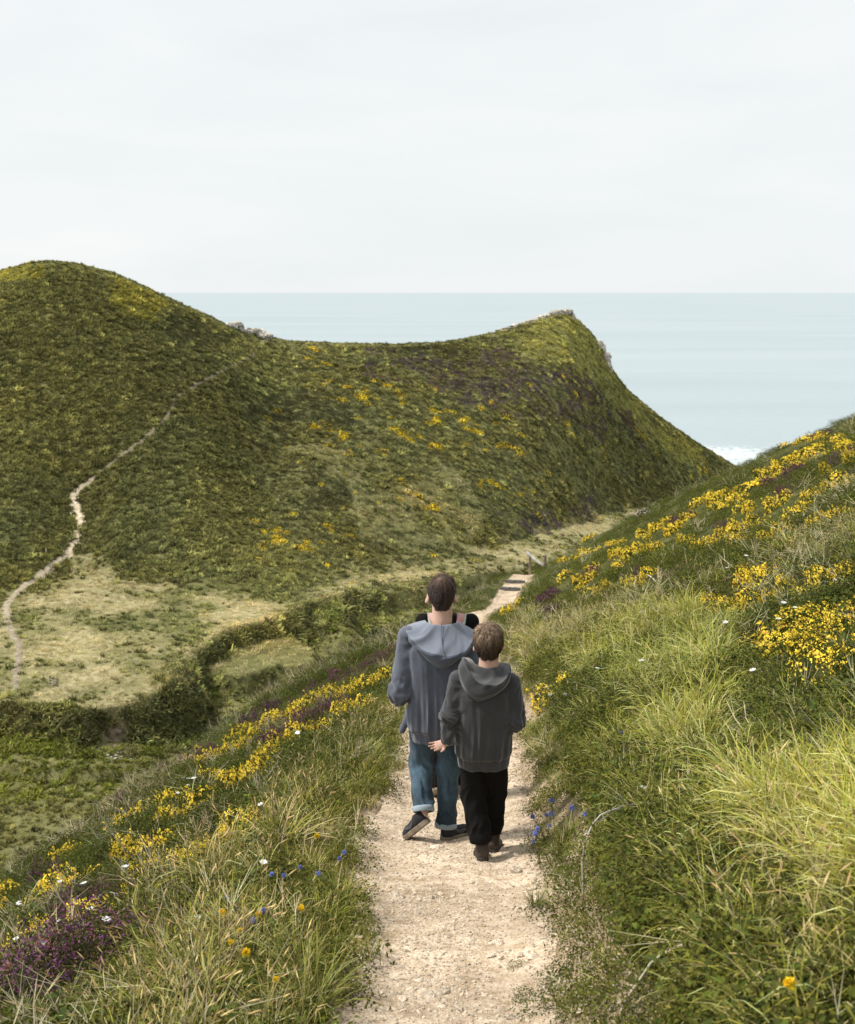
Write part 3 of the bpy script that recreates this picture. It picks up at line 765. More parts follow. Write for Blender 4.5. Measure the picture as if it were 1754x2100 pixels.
scl = np.array([1.0, 1.0, .95, 1.2, 1.0, .9])[kind] * r.uniform(.7, 1.3, len(x)) * far_up
scl = np.where((kind == 0), scl * (.75 + .45 * sstep(-.4, .6, patch)) * np.where(fieldR & (sd > .8), 1.12, .8), scl)
scl = np.where((sd < .4), scl * .72, scl) * np.where((kind == 3) & (sd < .4) & right, .75, 1) * np.where(low & (kind < 3), .68, 1) * np.where(gd < 8, .7, 1) * np.where((px > 1480) & (py > 1330) & (py < 1620) & (kind < 3), .62, 1)
dryness = np.clip(.5 + .7 * lush + .35 * patch, 0, 1)[:, None]
tint = (1 - dryness) * np.array([.80, .90, .75]) + dryness * np.array([1.15, 1.10, .95])
tint = tint * r.uniform(.75, 1.25, (len(x), 1))
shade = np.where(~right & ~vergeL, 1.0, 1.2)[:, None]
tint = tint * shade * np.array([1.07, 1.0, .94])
rot = slope_rot(r, x, y, near_h, .3, .28)
zz = z - .01
K = keep
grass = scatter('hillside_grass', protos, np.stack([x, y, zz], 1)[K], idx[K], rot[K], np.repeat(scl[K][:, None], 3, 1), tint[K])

# ------------------------------------------------------------------ vegetation on the valley and far slopes
FARPATH = [(560, 690), (527, 708), (520, 730), (470, 752), (428, 776), (400, 790), (357, 818), (352, 842), (330, 868), (290, 905), (240, 940), (205, 970), (165, 1000), (146, 1020), (160, 1045), (165, 1075), (155, 1110), (140, 1135),
           (90, 1175), (45, 1205), (12, 1240), (20, 1290), (40, 1320), (38, 1360), (30, 1420)]
NF = 165000
r = np.random.default_rng(8)
a = r.uniform(-.45, A_END - .002, NF)
Yr = np.interp(a, _ska, _sk[:, 1]); zr_ = np.interp(a, _ska, _sk[:, 2])
lo = np.full(NF, 62.0); Yb = np.minimum(_by(a), Yr - 1)
floor_ = r.random(NF) < .30
t = r.random(NF)
Y = np.where(floor_, lo + (Yb - lo) * t ** .8, Yb + (Yr + 1.5 - Yb) * t)
# the steep cut bank gets its own share of plants
nb_ = 22000; qb = r.integers(0, len(_lp) - 6, nb_); tb = r.random(nb_); bx_ = _lp[qb, 0] + (_lp[qb + 1, 0] - _lp[qb, 0]) * tb; by_ = _lp[qb, 1] + (_lp[qb + 1, 1] - _lp[qb, 1]) * tb
by_ = by_ - r.uniform(.4, 4.5, nb_); bx_ = bx_ + r.normal(0, 1.2, nb_)
Y[:nb_] = by_; a[:nb_] = bx_ / by_; floor_[:nb_] = True
X = a * Y; Z = far_h(X, Y)
px, py = project(np.stack([X, Y, Z], 1))
ok = (near_h(X, Y, False) < Z) & (px > -120) & (px < 1800)
a, Y, X, Z, px, py, floor_ = [q[ok] for q in (a, Y, X, Z, px, py, floor_)]
n = len(X)
n1 = fbm(X / 9, Y / 9, 3, 71); n2 = fbm(X / 3, Y / 3, 3, 72); n3 = fbm(X / 25, Y / 25, 2, 73)
ld = lip_dist(X, Y); nearside = Y < np.interp(X / Y, _lpa, _lp[:, 1])
pd = line_d(px, py, FARPATH)
# regions (frame positions), with ragged borders
qx, qy = px, py
px, py = ragged(px, py, X, Y)
slope = np.hypot(far_h(X + .6, Y) - far_h(X - .6, Y), far_h(X, Y + .6) - far_h(X, Y - .6)) / 1.2
tan_p = in_poly(px, py, [(-100, 1255), (30, 1235), (130, 1160), (185, 1130), (260, 1180), (420, 1205), (560, 1225), (640, 1240), (600, 1270), (470, 1325), (380, 1370), (370, 1420), (280, 1450), (185, 1465), (-100, 1440)])
tan2 = in_poly(px, py, [(640, 1215), (690, 1190), (800, 1165), (960, 1130), (1080, 1095), (1150, 1060), (1220, 1065), (1300, 1040), (1300, 1090), (1100, 1160), (1000, 1170), (800, 1195)])
pale = in_poly(px, py, [(600, 930), (680, 920), (760, 1000), (950, 960), (1000, 1050), (900, 1120), (760, 1130), (680, 1010)])
yel = in_poly(px, py, [(640, 720), (760, 760), (900, 830), (1080, 890), (1100, 1000), (1030, 1050), (960, 960), (800, 900), (700, 960), (600, 900), (640, 850)])
yel2 = in_poly(px, py, [(500, 1060), (600, 1030), (680, 1060), (720, 1000), (740, 1100), (620, 1150), (500, 1150)])
hea = in_poly(px, py, [(760, 725), (960, 725), (1050, 720), (1180, 770), (1300, 850), (1330, 900), (1200, 890), (1060, 850), (900, 800), (780, 770)])
hea2 = in_poly(px, py, [(1060, 1060), (1130, 1040), (1200, 1030), (1210, 1070), (1100, 1110), (1050, 1090)])
headg = in_poly(px, py, [(1000, 690), (1170, 640), (1260, 760), (1360, 860), (1500, 960), (1400, 960), (1290, 870), (1200, 780), (1100, 720)])
dark = in_poly(px, py, [(520, 830), (640, 790), (720, 860), (700, 890), (600, 880), (480, 850)]) | in_poly(px, py, [(610, 980), (700, 1000), (690, 1040), (630, 1030)]) | in_poly(px, py, [(350, 660), (440, 655), (500, 690), (420, 720), (340, 700)]) | in_poly(px, py, [(780, 712), (960, 706), (940, 725), (800, 735)])
lime = in_poly(px, py, [(210, 570), (300, 590), (350, 640), (330, 660), (250, 630)]) | in_poly(px, py, [(0, 560), (80, 550), (90, 575), (0, 590)])
# kinds: 0-2 bracken, 3-5 pale turf, 6-7 gorse in flower, 8-9 heather, 10-11 dark low shrub, 12-13 green turf, 14 bright fern
fprotos = [p_fern(700 + k, 22, .5, [(.20, .198, .066), (.25, .24, .080), (.14, .14, .05)][k]) for k in range(3)] + [p_turf(720 + k, 36, .55, [(.56, .47, .25), (.64, .54, .31), (.44, .40, .18)][k]) for k in range(3)] \
    + [p_cushion(740 + k, 60, .5, (.10, .10, .03), .42, (.95, .66, .04), 56) for k in range(2)] + [p_cushion(750 + k, 70, .5, (.12, .098, .07), .4, (.18, .115, .15), 30) for k in range(2)] \
    + [p_cushion(760 + k, 80, .5, (.12, .118, .05), .4) for k in range(2)] + [p_turf(770 + k, 40, .5, (.33, .31, .12)) for k in range(2)] + [p_fern(780, 24, .5, (.20, .225, .04))]
u = r.random(n)
kind = np.where(u < .78 + .2 * n1, 0, np.where(u < .9, 5, 4))                      # bracken with some grass
right_face = px > 560 + 90 * n3
kind = np.where(right_face & (u > .35 + .3 * n1), 5, kind)                           # mixed heath to the right
kind = np.where(right_face & (r.random(n) < .3), 4, kind)
kind = np.where(headg & (r.random(n) < .75), 5, kind)
kind = np.where(pale & (n2 > -.25) & (r.random(n) < .75), np.where(r.random(n) < .5, 1, 5), kind)
kind = np.where(((hea & (n2 + .3 * n1 > -.12)) | (hea2 & (n2 > -.3))) & (r.random(n) < .62), 3, kind)
n4 = fbm(X / 1.7, Y / 1.7, 2, 79)
kind = np.where((yel | yel2) & (n4 + .55 * n2 > .42) & (r.random(n) < .8), 2, kind)
kind = np.where((~yel) & right_face & (n2 > .52) & (py > 760) & (r.random(n) < .5) & ~headg, 2, kind)
kind = np.where(dark & (r.random(n) < .85), 4, kind)
tn = r.random(n) < tan_prob(px, py, X, Y) * 1.15
kind = np.where(tn, 1, kind)
kind = np.where(tn & (r.random(n) < .22), 5, kind)
kind = np.where(tan_p & ~tn, np.where(r.random(n) < .75, 5, 0), kind)
terr_in = in_poly(X, Y, _terr[:, :2])
kind = np.where(nearside & (ld > .5) & floor_, np.where(r.random(n) < .30 + .3 * n1, 0, np.where(r.random(n) < .15, 6, np.where(n2 + n1 > .15, 1, 5))), kind)
kind = np.where(nearside & (slope > .75) & (px < 1050), np.where(r.random(n) < .35, 4, np.where(r.random(n) < .6, 0, 5)), kind)
kind = np.where(terr_in & (slope < .7), np.where(r.random(n) < .4, 1, 5), kind)
kind = np.where(nearside & (py > 1560) & (n1 > -.1), np.where(r.random(n) < .5, 5, 0), kind)
brightf = in_poly(px, py, [(-50, 1500), (150, 1500), (220, 1560), (330, 1530), (330, 1580), (200, 1640), (-50, 1640)])
kind = np.where(brightf & (r.random(n) < .6), 6, kind)
kind = np.where(~nearside & (ld < 1.3) & (px < 700) & (n2 > -.1) & (r.random(n) < .7), 1, kind)                      # dry grass on the lip
cnt = np.array([3, 3, 2, 2, 2, 2, 1]); off = np.concatenate([[0], np.cumsum(cnt)[:-1]])
idx = off[kind] + (r.random(n) * cnt[kind]).astype(int)
scl = np.clip(np.exp(r.normal(-.12, .34, n)), .4, 2.2) * (.46 + Y / 400.0) * np.where(Y > np.interp(X / Y, _ska, _sk[:, 1]) - 3, .6, 1) * np.array([1.1, .95, 1.05, 1.0, 1.1, .95, 1.15])[kind]
bankp = nearside & (slope > .6) & (ld < 5); scl = np.where(bankp, scl * np.exp(r.normal(-.25, .45, n)), scl)
tint = np.clip(np.exp(r.normal(-.05, .36, (n, 1))), .4, 2.2) * (1 + .35 * n3[:, None]) * np.array([1.0, 1.0, 1.0])
tint = tint * (1 + .18 * np.stack([n1, n1 * .4, n1 * -.3], 1))
tint = np.where(bankp[:, None], tint * 1.1, tint)
tint = np.where(lime[:, None], tint * np.array([1.75, 1.6, 1.0]), tint)
tint = np.where(headg[:, None], tint * np.array([1.2, 1.2, .9]), tint)
px, py = qx, qy
scar = in_poly(px, py, [(205, 1478), (262, 1470), (275, 1540), (230, 1560), (190, 1545)])
keep = (pd > np.clip(640 / Y, 2.6, 6) + np.where((py > 990) & (py < 1250), 3.0, 0)) & ~(scar & (r.random(n) < .9)) & ~((kind == 1) & (r.random(n) < .15))
rot = slope_rot(r, X, Y, far_h, .8, .15)
K = keep
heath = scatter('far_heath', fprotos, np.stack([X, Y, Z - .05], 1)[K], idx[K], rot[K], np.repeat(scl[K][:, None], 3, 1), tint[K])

# ------------------------------------------------------------------ the path
def path_mat():
    m, n, l, b = nodes_mat('path_gravel')
    tc = n.new('ShaderNodeTexCoord')
    def nz(sc, d, ro=.6):
        t = n.new('ShaderNodeTexNoise'); t.inputs['Scale'].default_value = sc; t.inputs['Detail'].default_value = d; t.inputs['Roughness'].default_value = ro
        l.new(tc.outputs['Object'], t.inputs['Vector']); return t
    big, mid, fine = nz(1.1, 5), nz(9, 6, .7), nz(90, 4, .7)
    r1 = ramp(n, [(.34, (.34, .26, .175)), (.5, (.52, .43, .325)), (.66, (.64, .56, .45))]); l.new(mid.outputs['Fac'], r1.inputs['Fac'])
    r2 = ramp(n, [(.35, (.78, .74, .70)), (.65, (1.15, 1.12, 1.08))]); l.new(big.outputs['Fac'], r2.inputs['Fac'])
    r3 = ramp(n, [(.35, (.74, .72, .7)), (.65, (1.2, 1.2, 1.2))]); l.new(fine.outputs['Fac'], r3.inputs['Fac'])
    m1 = n.new('ShaderNodeMixRGB'); m1.blend_type = 'MULTIPLY'; m1.inputs['Fac'].default_value = 1
    m2 = n.new('ShaderNodeMixRGB'); m2.blend_type = 'MULTIPLY'; m2.inputs['Fac'].default_value = 1
    l.new(r1.outputs['Color'], m1.inputs['Color1']); l.new(r2.outputs['Color'], m1.inputs['Color2'])
    l.new(m1.outputs['Color'], m2.inputs['Color1']); l.new(r3.outputs['Color'], m2.inputs['Color2'])
    l.new(m2.outputs['Color'], b.inputs['Base Color']); b.inputs['Roughness'].default_value = .95; b.inputs['Specular IOR Level'].default_value = .12
    vo = n.new('ShaderNodeTexVoronoi'); vo.inputs['Scale'].default_value = 42; l.new(tc.outputs['Object'], vo.inputs['Vector'])
    b1 = n.new('ShaderNodeBump'); b1.inputs['Strength'].default_value = .55; b1.inputs['Distance'].default_value = .012; b1.invert = True; l.new(vo.outputs['Distance'], b1.inputs['Height'])
    b2 = n.new('ShaderNodeBump'); b2.inputs['Strength'].default_value = .7; b2.inputs['Distance'].default_value = .02; l.new(mid.outputs['Fac'], b2.inputs['Height']); l.new(b1.outputs['Normal'], b2.inputs['Normal'])
    l.new(b2.outputs['Normal'], b.inputs['Normal'])
    return m
M['path'] = path_mat()

def path_h(x, y):
    return near_h(x, y) + .012 * fbm(x * 6, y * 6, 3, 91) + .02 * fbm(x * 1.6, y * 1.6, 2, 92)

ys = np.concatenate([np.linspace(-4, 3.2, 50)[:-1], np.geomspace(3.2, 66, 420)]); sf = np.linspace(-1, 1, 64)
YY = np.repeat(ys[:, None], 64, 1)
SS = np.where(sf[None, :] < 0, sf[None, :] * (edge_w(YY, 1) + .10), sf[None, :] * (edge_w(YY, 2) + .06))
XX = _xp(YY) + SS; ZZ = path_h(XX, YY) + .004 - .05 * np.abs(sf[None, :]) ** 12
path = obj_np('path', np.stack([XX, YY, ZZ], -1).reshape(-1, 3), grid_faces(*XX.shape), M['path'])
tag(path, kind='structure')

# ---- stones
def ico(sub=0):
    p = (1 + 5 ** .5) / 2
    V = np.array([(-1, p, 0), (1, p, 0), (-1, -p, 0), (1, -p, 0), (0, -1, p), (0, 1, p), (0, -1, -p), (0, 1, -p), (p, 0, -1), (p, 0, 1), (-p, 0, -1), (-p, 0, 1)], float)
    T = [(0, 11, 5), (0, 5, 1), (0, 1, 7), (0, 7, 10), (0, 10, 11), (1, 5, 9), (5, 11, 4), (11, 10, 2), (10, 7, 6), (7, 1, 8), (3, 9, 4), (3, 4, 2), (3, 2, 6), (3, 6, 8), (3, 8, 9), (4, 9, 5), (2, 4, 11), (6, 2, 10), (8, 6, 7), (9, 8, 1)]
    V /= np.linalg.norm(V[0]); V = list(V)
    for _ in range(sub):
        mid, nt = {}, []
        def m(a, b):
            k = (min(a, b), max(a, b))
            if k not in mid:
                q = V[a] + V[b]; V.append(q / np.linalg.norm(q)); mid[k] = len(V) - 1
            return mid[k]
        for a, b, c in T:
            ab, bc, ca = m(a, b), m(b, c), m(c, a); nt += [(a, ab, ca), (b, bc, ab), (c, ca, bc), (ab, bc, ca)]
        T = nt
    return np.array(V), np.array(T)

def stone_mat(name, c, instanced=False):
    m, n, l, b = nodes_mat(name)
    tc = n.new('ShaderNodeTexCoord'); t = n.new('ShaderNodeTexNoise'); t.inputs['Scale'].default_value = 3.0; t.inputs['Detail'].default_value = 6
    l.new(tc.outputs['Object'], t.inputs['Vector'])
    r = ramp(n, [(.3, tuple(.6 * q for q in c)), (.55, c), (.75, tuple(min(1, 1.3 * q) for q in c))]); l.new(t.outputs['Fac'], r.inputs['Fac'])
    oi = n.new('ShaderNodeObjectInfo'); hs = n.new('ShaderNodeHueSaturation'); mr = n.new('ShaderNodeMapRange'); mr.inputs['To Min'].default_value = .8; mr.inputs['To Max'].default_value = 1.35
    l.new(oi.outputs['Random'], mr.inputs['Value']); l.new(mr.outputs['Result'], hs.inputs['Value']); l.new(r.outputs['Color'], hs.inputs['Color'])
    l.new(hs.outputs['Color'], b.inputs['Base Color']); b.inputs['Roughness'].default_value = .85; b.inputs['Specular IOR Level'].default_value = .2
    bp = n.new('ShaderNodeBump'); bp.inputs['Strength'].default_value = .5; bp.inputs['Distance'].default_value = .1; l.new(t.outputs['Fac'], bp.inputs['Height']); l.new(bp.outputs['Normal'], b.inputs['Normal'])
    return m
M['stone'] = stone_mat('path_stone', (.60, .50, .385)); M['rock'] = stone_mat('outcrop_rock', (.46, .42, .36))

def stone_mesh(name, seed, sub, flat, mat, smooth=False, rough=.22):
    r = np.random.default_rng(seed); V, T = ico(sub)
    for _ in range(5):                                     # chop with planes for a broken look
        nrm = r.normal(size=3); nrm /= np.linalg.norm(nrm); d = V @ nrm; cut = r.uniform(.45, .8)
        V = V - np.clip(d - cut, 0, None)[:, None] * nrm
    V = V * (1 + r.normal(0, rough * .35, (len(V), 1))) * np.array([1, r.uniform(.6, .9), flat])
    return mesh_np(name, V, T, mat, smooth)

stones = [stone_mesh('stone', 800 + k, 1, [.45, .6, .35, .5, .4, .55][k], M['stone']) for k in range(6)]
r = np.random.default_rng(17)
# single stones that lie on the path (parts of it)
N = 285
yy = 3.5 * (15 / 3.5) ** r.random(N); f = r.uniform(-.97, .97, N)
xx = _xp(yy) + np.where(f < 0, f * edge_w(yy, 1), f * edge_w(yy, 2)); size = .009 + .016 * r.random(N) ** 2.2 + .0007 * yy
spec = [(980, 1728, .075), (893, 1745, .05), (880, 1772, .035), (884, 1843, .04), (815, 1840, .05), (878, 2040, .05), (912, 2032, .035), (1020, 1940, .035), (1040, 1890, .02), (650, 1718, .09), (618, 1745, .06), (702, 1676, .055), (723, 1935, .055), (700, 1945, .03), (1060, 1790, .05), (770, 1983, .03), (752, 2000, .02), (1095, 1965, .05), (1190, 2075, .06)]
sp, _ = cast([q[0] for q in spec], [q[1] for q in spec], near_h)
for k in range(N + len(spec)):
    if k < N: X0, Y0, s0 = xx[k], yy[k], size[k]
    else: X0, Y0, s0 = sp[k - N, 0], sp[k - N, 1], spec[k - N][2]
    o = link(bpy.data.objects.new('stone', stones[k % 6]), path)
    o.location = (X0, Y0, float(path_h(X0, Y0)) + .004 + s0 * .12); o.rotation_euler = (r.normal(0, .15), r.normal(0, .15), r.uniform(0, 6.28)); o.scale = (s0 * r.uniform(.8, 1.35), s0, s0 * r.uniform(.7, 1.1))
# the loose gravel
N = 22000
yy = 3.2 * (24 / 3.2) ** r.random(N); f = np.clip(r.normal(0, .62, N), -1.12, 1.35)
xx = _xp(yy) + np.where(f < 0, f * edge_w(yy, 1), f * edge_w(yy, 2))
dens = fbm(xx * 1.8, yy * 1.8, 3, 95); kp = dens > -.30 + .4 * (r.random(N) - .5); xx, yy, f = xx[kp], yy[kp], f[kp]; N = len(xx)
sz = (.0032 + .0075 * r.random(N) ** 2.4) * (1 + .05 * yy)
nb_ = 4200; by_ = 3.4 * (16 / 3.4) ** r.random(nb_); bd_ = r.uniform(-.08, .42, nb_); bs_ = (.004 + .014 * r.random(nb_) ** 2.5)
xx = np.r_[xx, _xp(by_) + edge_w(by_, 2) + bd_]; yy = np.r_[yy, by_]; f = np.r_[f, np.full(nb_, 1.2)]; sz = np.r_[sz, bs_]; N = len(xx)
gp = [stone_mesh('pebble', 900 + k, 0, [.5, .7, .4, .6][k], M['stone'], rough=.3) for k in range(4)]
zz = np.where(np.abs(f) < 1, path_h(xx, yy) + .004, near_h(xx, yy)) + sz * .15
scatter('gravel', gp, np.stack([xx, yy, zz], 1), r.integers(0, 4, N), np.stack([r.normal(0, .3, N), r.normal(0, .3, N), r.uniform(0, 6.28, N)], 1), np.repeat(sz[:, None], 3, 1) * r.uniform(.8, 1.3, (N, 3)), np.ones((N, 3)))

# ------------------------------------------------------------------ shrubs: each mound a thing
def gorse_meshes(seed, lod):
    r = np.random.default_rng(seed); n, m = ((620, 260), (300, 150), (150, 80))[lod]; sz = (.026, .045, .075)[lod]; fs = (.016, .029, .052)[lod]
    acc = Acc(); p, v = dome(r, n, .25, .16, .4)
    leaves(acc, r, p, r.normal(size=(n, 3)), r.uniform(.6, 1.3, n) * sz, jitter(r, (.070, .088, .020), n, .4), .28, .1)
    fo = acc.mesh('gorse_foliage', M['plant_o'])
    m = int(m * (1.0, .8, .5)[seed % 3]); acc = Acc(); p, v = dome(r, m, .25, .165, .86)
    cc = jitter(r, (.88, .66, .07), m, .18, .06); od = r.random(m) < .12; cc[od] = jitter(r, (.78, .50, .09), od.sum(), .2)
    for q in range(2):
        leaves(acc, r, p + r.normal(0, fs * .25, (m, 3)), v + np.array([0, 0, .5]) + r.normal(size=(m, 3)) * .5, r.uniform(.75, 1.4, m) * fs, cc, .9, .35)
    return fo, acc.mesh('gorse_blossom', M['bloom_o'])

def heather_meshes(seed, lod):
    r = np.random.default_rng(seed); n, m = ((700, 330), (320, 150), (160, 80))[lod]; sz = (.022, .04, .07)[lod]; fs = (.010, .020, .040)[lod]
    acc = Acc(); p, v = dome(r, n, .25, .18, .4)
    leaves(acc, r, p, r.normal(size=(n, 3)), r.uniform(.6, 1.3, n) * sz, jitter(r, (.052, .048, .026), n, .4), .25, .1)
    fo = acc.mesh('heather_foliage', M['plant_o'])
    acc = Acc(); p, v = dome(r, m, .25, .19, .8)
    cc = jitter(r, (.19, .065, .16), m, .35, .1); od = r.random(m) < .3; cc[od] = jitter(r, (.24, .12, .085), od.sum(), .3)
    for q in range(2):
        leaves(acc, r, p + r.normal(0, fs * .4, (m, 3)), v + r.normal(size=(m, 3)) * .6, r.uniform(.7, 1.3, m) * fs, cc, .7, .3)
    return fo, acc.mesh('heather_blossom', M['bloom_o'])

GO = [[gorse_meshes(1000 + 10 * l + k, l) for k in range(3)] for l in range(3)]
HE = [[heather_meshes(1100 + 10 * l + k, l) for k in range(3)] for l in range(3)]

def shrub(name, part, pair, P, rz, sc, tilt, label, cat, group):
    o = link(bpy.data.objects.new(name, pair[0])); o.location = P; o.rotation_euler = (tilt[0], tilt[1], 0); o.rotation_euler.rotate_axis('Z', rz); o.scale = sc
    b = link(bpy.data.objects.new(part, pair[1]), o)
    tag(o, label, cat, group); return o

def plant_streaks(streaks, name, part, bank, label, cat, group, seed, space=1.75, most=300):
    r = np.random.default_rng(seed); pts = []
    for si, (pl, w) in enumerate(streaks):
        pl = np.asarray(pl); L = np.r_[0, np.cumsum(np.hypot(*np.diff(pl, axis=0).T))]
        n = max(2, int(L[-1] / (w * space)) + 1)
        for q in np.linspace(0, L[-1], n):
            cx, cy = np.interp(q, L, pl[:, 0]), np.interp(q, L, pl[:, 1])
            pts.append((cx + r.normal(0, w * .5), cy + r.normal(0, w * .6), w, si))
    pts = np.array(pts); P, ok = cast(pts[:, 0], pts[:, 1], near_h, 2, 75)
    n = 0
    for (cx, cy, w, si), p, g in zip(pts, P, ok):
        if not g or p[1] > 66 or n >= most: continue
        if float(path_sd(p[0], p[1])[0]) < .22 or r.random() < .15: continue
        rad = np.clip(w * p[1] / F * 1.55, .13, .85) * (1.6 if w >= 20 else 1.0) * r.uniform(.75, 1.25); k = rad / .25
        e = .3; gx = float(near_h(p[0] + e, p[1]) - near_h(p[0] - e, p[1])) / (2 * e); gy = float(near_h(p[0], p[1] + e) - near_h(p[0], p[1] - e)) / (2 * e)
        lod = 0 if p[1] < 9 else (1 if p[1] < 22 else 2)
        shrub(name, part, bank[lod][n % 3], (p[0], p[1], float(near_h(p[0], p[1])) - .02 * k), math.pi * .5 * (r.random() < .5) + r.normal(0, .3) + 1.0, (k * r.uniform(1.0, 1.5), k * r.uniform(.7, 1.0), (.15 + .22 * rad) / .16 * r.uniform(.85, 1.25)), (math.atan(gy), -math.atan(gx)), label[int(si)], cat, group % label[int(si)].split('mound ')[1])
        n += 1
    return n
LAB_R = ['beside the fence posts at the path turn', 'in the long yellow band rising from the timber steps', 'in the lowest band just above the path', 'in the high band under the brow of the bank', 'in the band climbing the middle of the bank',
         'in the broad band that reaches the top of the bank', 'in the row along the very brow of the bank', 'in the clump just under the brow row', 'in the small patch between the two lowest bands', 'in the dense clump above the dry twigs',
         'in the clump between white flowers and dry twigs', 'in the patch around the pair of white flowers', 'in the patch bordering the top of the long grass', 'in the small clump over the twig tangle', 'in the wide mat where the long grass begins',
         'in the biggest blossom bank above the long grass', 'at the foot of the biggest blossom bank', 'with white flowers beside the elbow of the boy', 'in the small clump beside the hood of the boy', 'in the dark clump where the path bends before the steps',
         'in the faint row above the fence rail', 'in the short row between heather patches', 'in the short row under the high band', 'between the middle band and the high band', 'in the patch below the broad top band', 'below the middle band beside dry twigs',
         'in the patch above the pair of white flowers', 'in the thin row over the long steps band', 'in the short clump beside the dark brow heather', 'in the low fringe between white flowers and long grass', 'in the crown of the biggest blossom bank', 'in the middle of the biggest blossom bank']
LAB_L = ['in the long band of the lower slope above the heather bush', 'in the short band over the stout bleached branch', 'in the band under the straight bleached stick', 'in the longest near band running up to the path grass', 'in the short band below the longest near band',
         'in the thin band above the longest near band', 'in the small patch by the curved white stick', 'in the single clump under the grass verge', 'in the patch with three white flowers above it', 'in the brownish clump beside the stout branch',
         'in the row along the outer edge of the slope over the gully', 'in the short row between edge row and white flowers', 'in the row beside the path verge near the man', 'in the row between the two heather rows', 'in the small clump on the outer edge by purple heather',
         'in the thin patch among grey sticks', 'in the thin patch under the outer heather']
LAB_H = ['in the row on the outer edge with one upright stalk', 'in the purple row nearest the path verge', 'in the purple row overlooking the gully bushes', 'in the small clump among gorse of the outer edge', 'in the dark clump at the lower end of the outer edge',
         'where the lowest gorse band starts by the steps', 'in the bright purple clump above the lowest gorse band', 'in the round purple clump in the middle of the bank', 'in the thin clump left of the middle gorse band', 'in the rosy row under the brow of the bank',
         'in the dark brown clump under the rosy row', 'at the path edge below the steps', 'in the rusty clump just above the path grass', 'in the pinkish clump behind the boy', 'beside the two straight sticks on the lower slope', 'in the small clump over the white flowers',
         'on the brow of the bank beside tall gorse', 'in the thin clump among grey sticks on the slope', 'in the brown clump at the skyline gorse row']
LAB_H[8] = 'in the thin clump beside the long steps gorse band'
nr_ = plant_streaks(GORSE_R, 'gorse_shrub', 'blossom', GO, ['yellow flowering gorse mound ' + q for q in LAB_R], 'gorse', 'gorse mounds %s', 21, 1.75, 190)
nl_ = plant_streaks(GORSE_L, 'gorse_shrub', 'blossom', GO, ['yellow gorse mound ' + q for q in LAB_L], 'gorse', 'gorse mounds %s', 22, 2.3, 150)
nh_ = plant_streaks(HEATH, 'heather_shrub', 'blossom', HE, ['purple heather mound ' + q for q in LAB_H], 'heather', 'heather mounds %s', 23, 1.9, 150)
for k, (hx, hy, w) in enumerate([(90, 2065, 36), (150, 2030, 36), (205, 1995, 30), (240, 1990, 26), (60, 2095, 34)]):
    p, _ = cast([hx], [hy], near_h); p = p[0]; s = 1.5 + .1 * (k % 3)
    shrub('heather_shrub', 'blossom', HE[0][k % 3], (p[0], p[1], p[2] - .02), k * 1.3, (s, s, s * 1.15), (-.2, .35), 'dense dark heather bush with purple spikes beside the pale broken sticks', 'heather', 'heather bush at the foot of the left slope')

# rounded bushes in the gully
def bush_mesh(seed, n=1500, c=(.05, .062, .022)):
    r = np.random.default_rng(seed); acc = Acc(); p, v = dome(r, n, 1, .95, .62)
    p *= (1 + .12 * np.sin(v[:, :1] * 7 + 1) * np.sin(v[:, 1:2] * 6))
    leaves(acc, r, p, v + r.normal(size=(n, 3)) * .5, r.uniform(.06, .15, n), jitter(r, c, n, .4), .5, .2)
    return acc.mesh('foliage', M['plant_o'])
def bush_stem(seed):
    r = np.random.default_rng(seed); acc = Acc()
    for k in range(7):
        a = k * .9; tube(acc, [(0.1 * math.cos(a), .1 * math.sin(a), -.1), (.25 * math.cos(a), .25 * math.sin(a), .35), (.6 * math.cos(a), .6 * math.sin(a), .7)], [.05, .035, .012], (.11, .085, .06), 5)
    return acc.mesh('stems', M['dry_o'])
for k, (bx, by, w, lab, c) in enumerate([(773, 1318, 33, 'rounded dark green bush alone in the gully', (.045, .056, .022)), (722, 1362, 20, 'small green bush on the gully floor below the rounded bush', (.07, .085, .026)),
                                      (690, 1360, 24, 'wide brownish bush on the gully floor under the grassy lip', (.085, .08, .035)), (655, 1395, 20, 'low green bush where the gully meets the flowering slope', (.06, .075, .02)),
                                      (560, 1440, 24, 'leafy bush at the foot of the grassy terrace', (.06, .075, .02)), (470, 1490, 22, 'dark bush at the narrow end of the gully', (.04, .05, .016))]):
    p, _ = cast([bx], [by], far_h, 60); p = p[0]; R0 = w * p[1] / F
    o = link(bpy.data.objects.new('gully_bush', None)); o.location = (p[0], p[1], float(far_h(p[0], p[1])) - .1); o.scale = (R0 * 1.05, R0, R0 * [1.15, .8, .75, .8, .7, .9][k])
    link(bpy.data.objects.new('foliage', bush_mesh(40 + k, c=c)), o); link(bpy.data.objects.new('stems', bush_stem(60 + k)), o)
    tag(o, lab, 'bush')

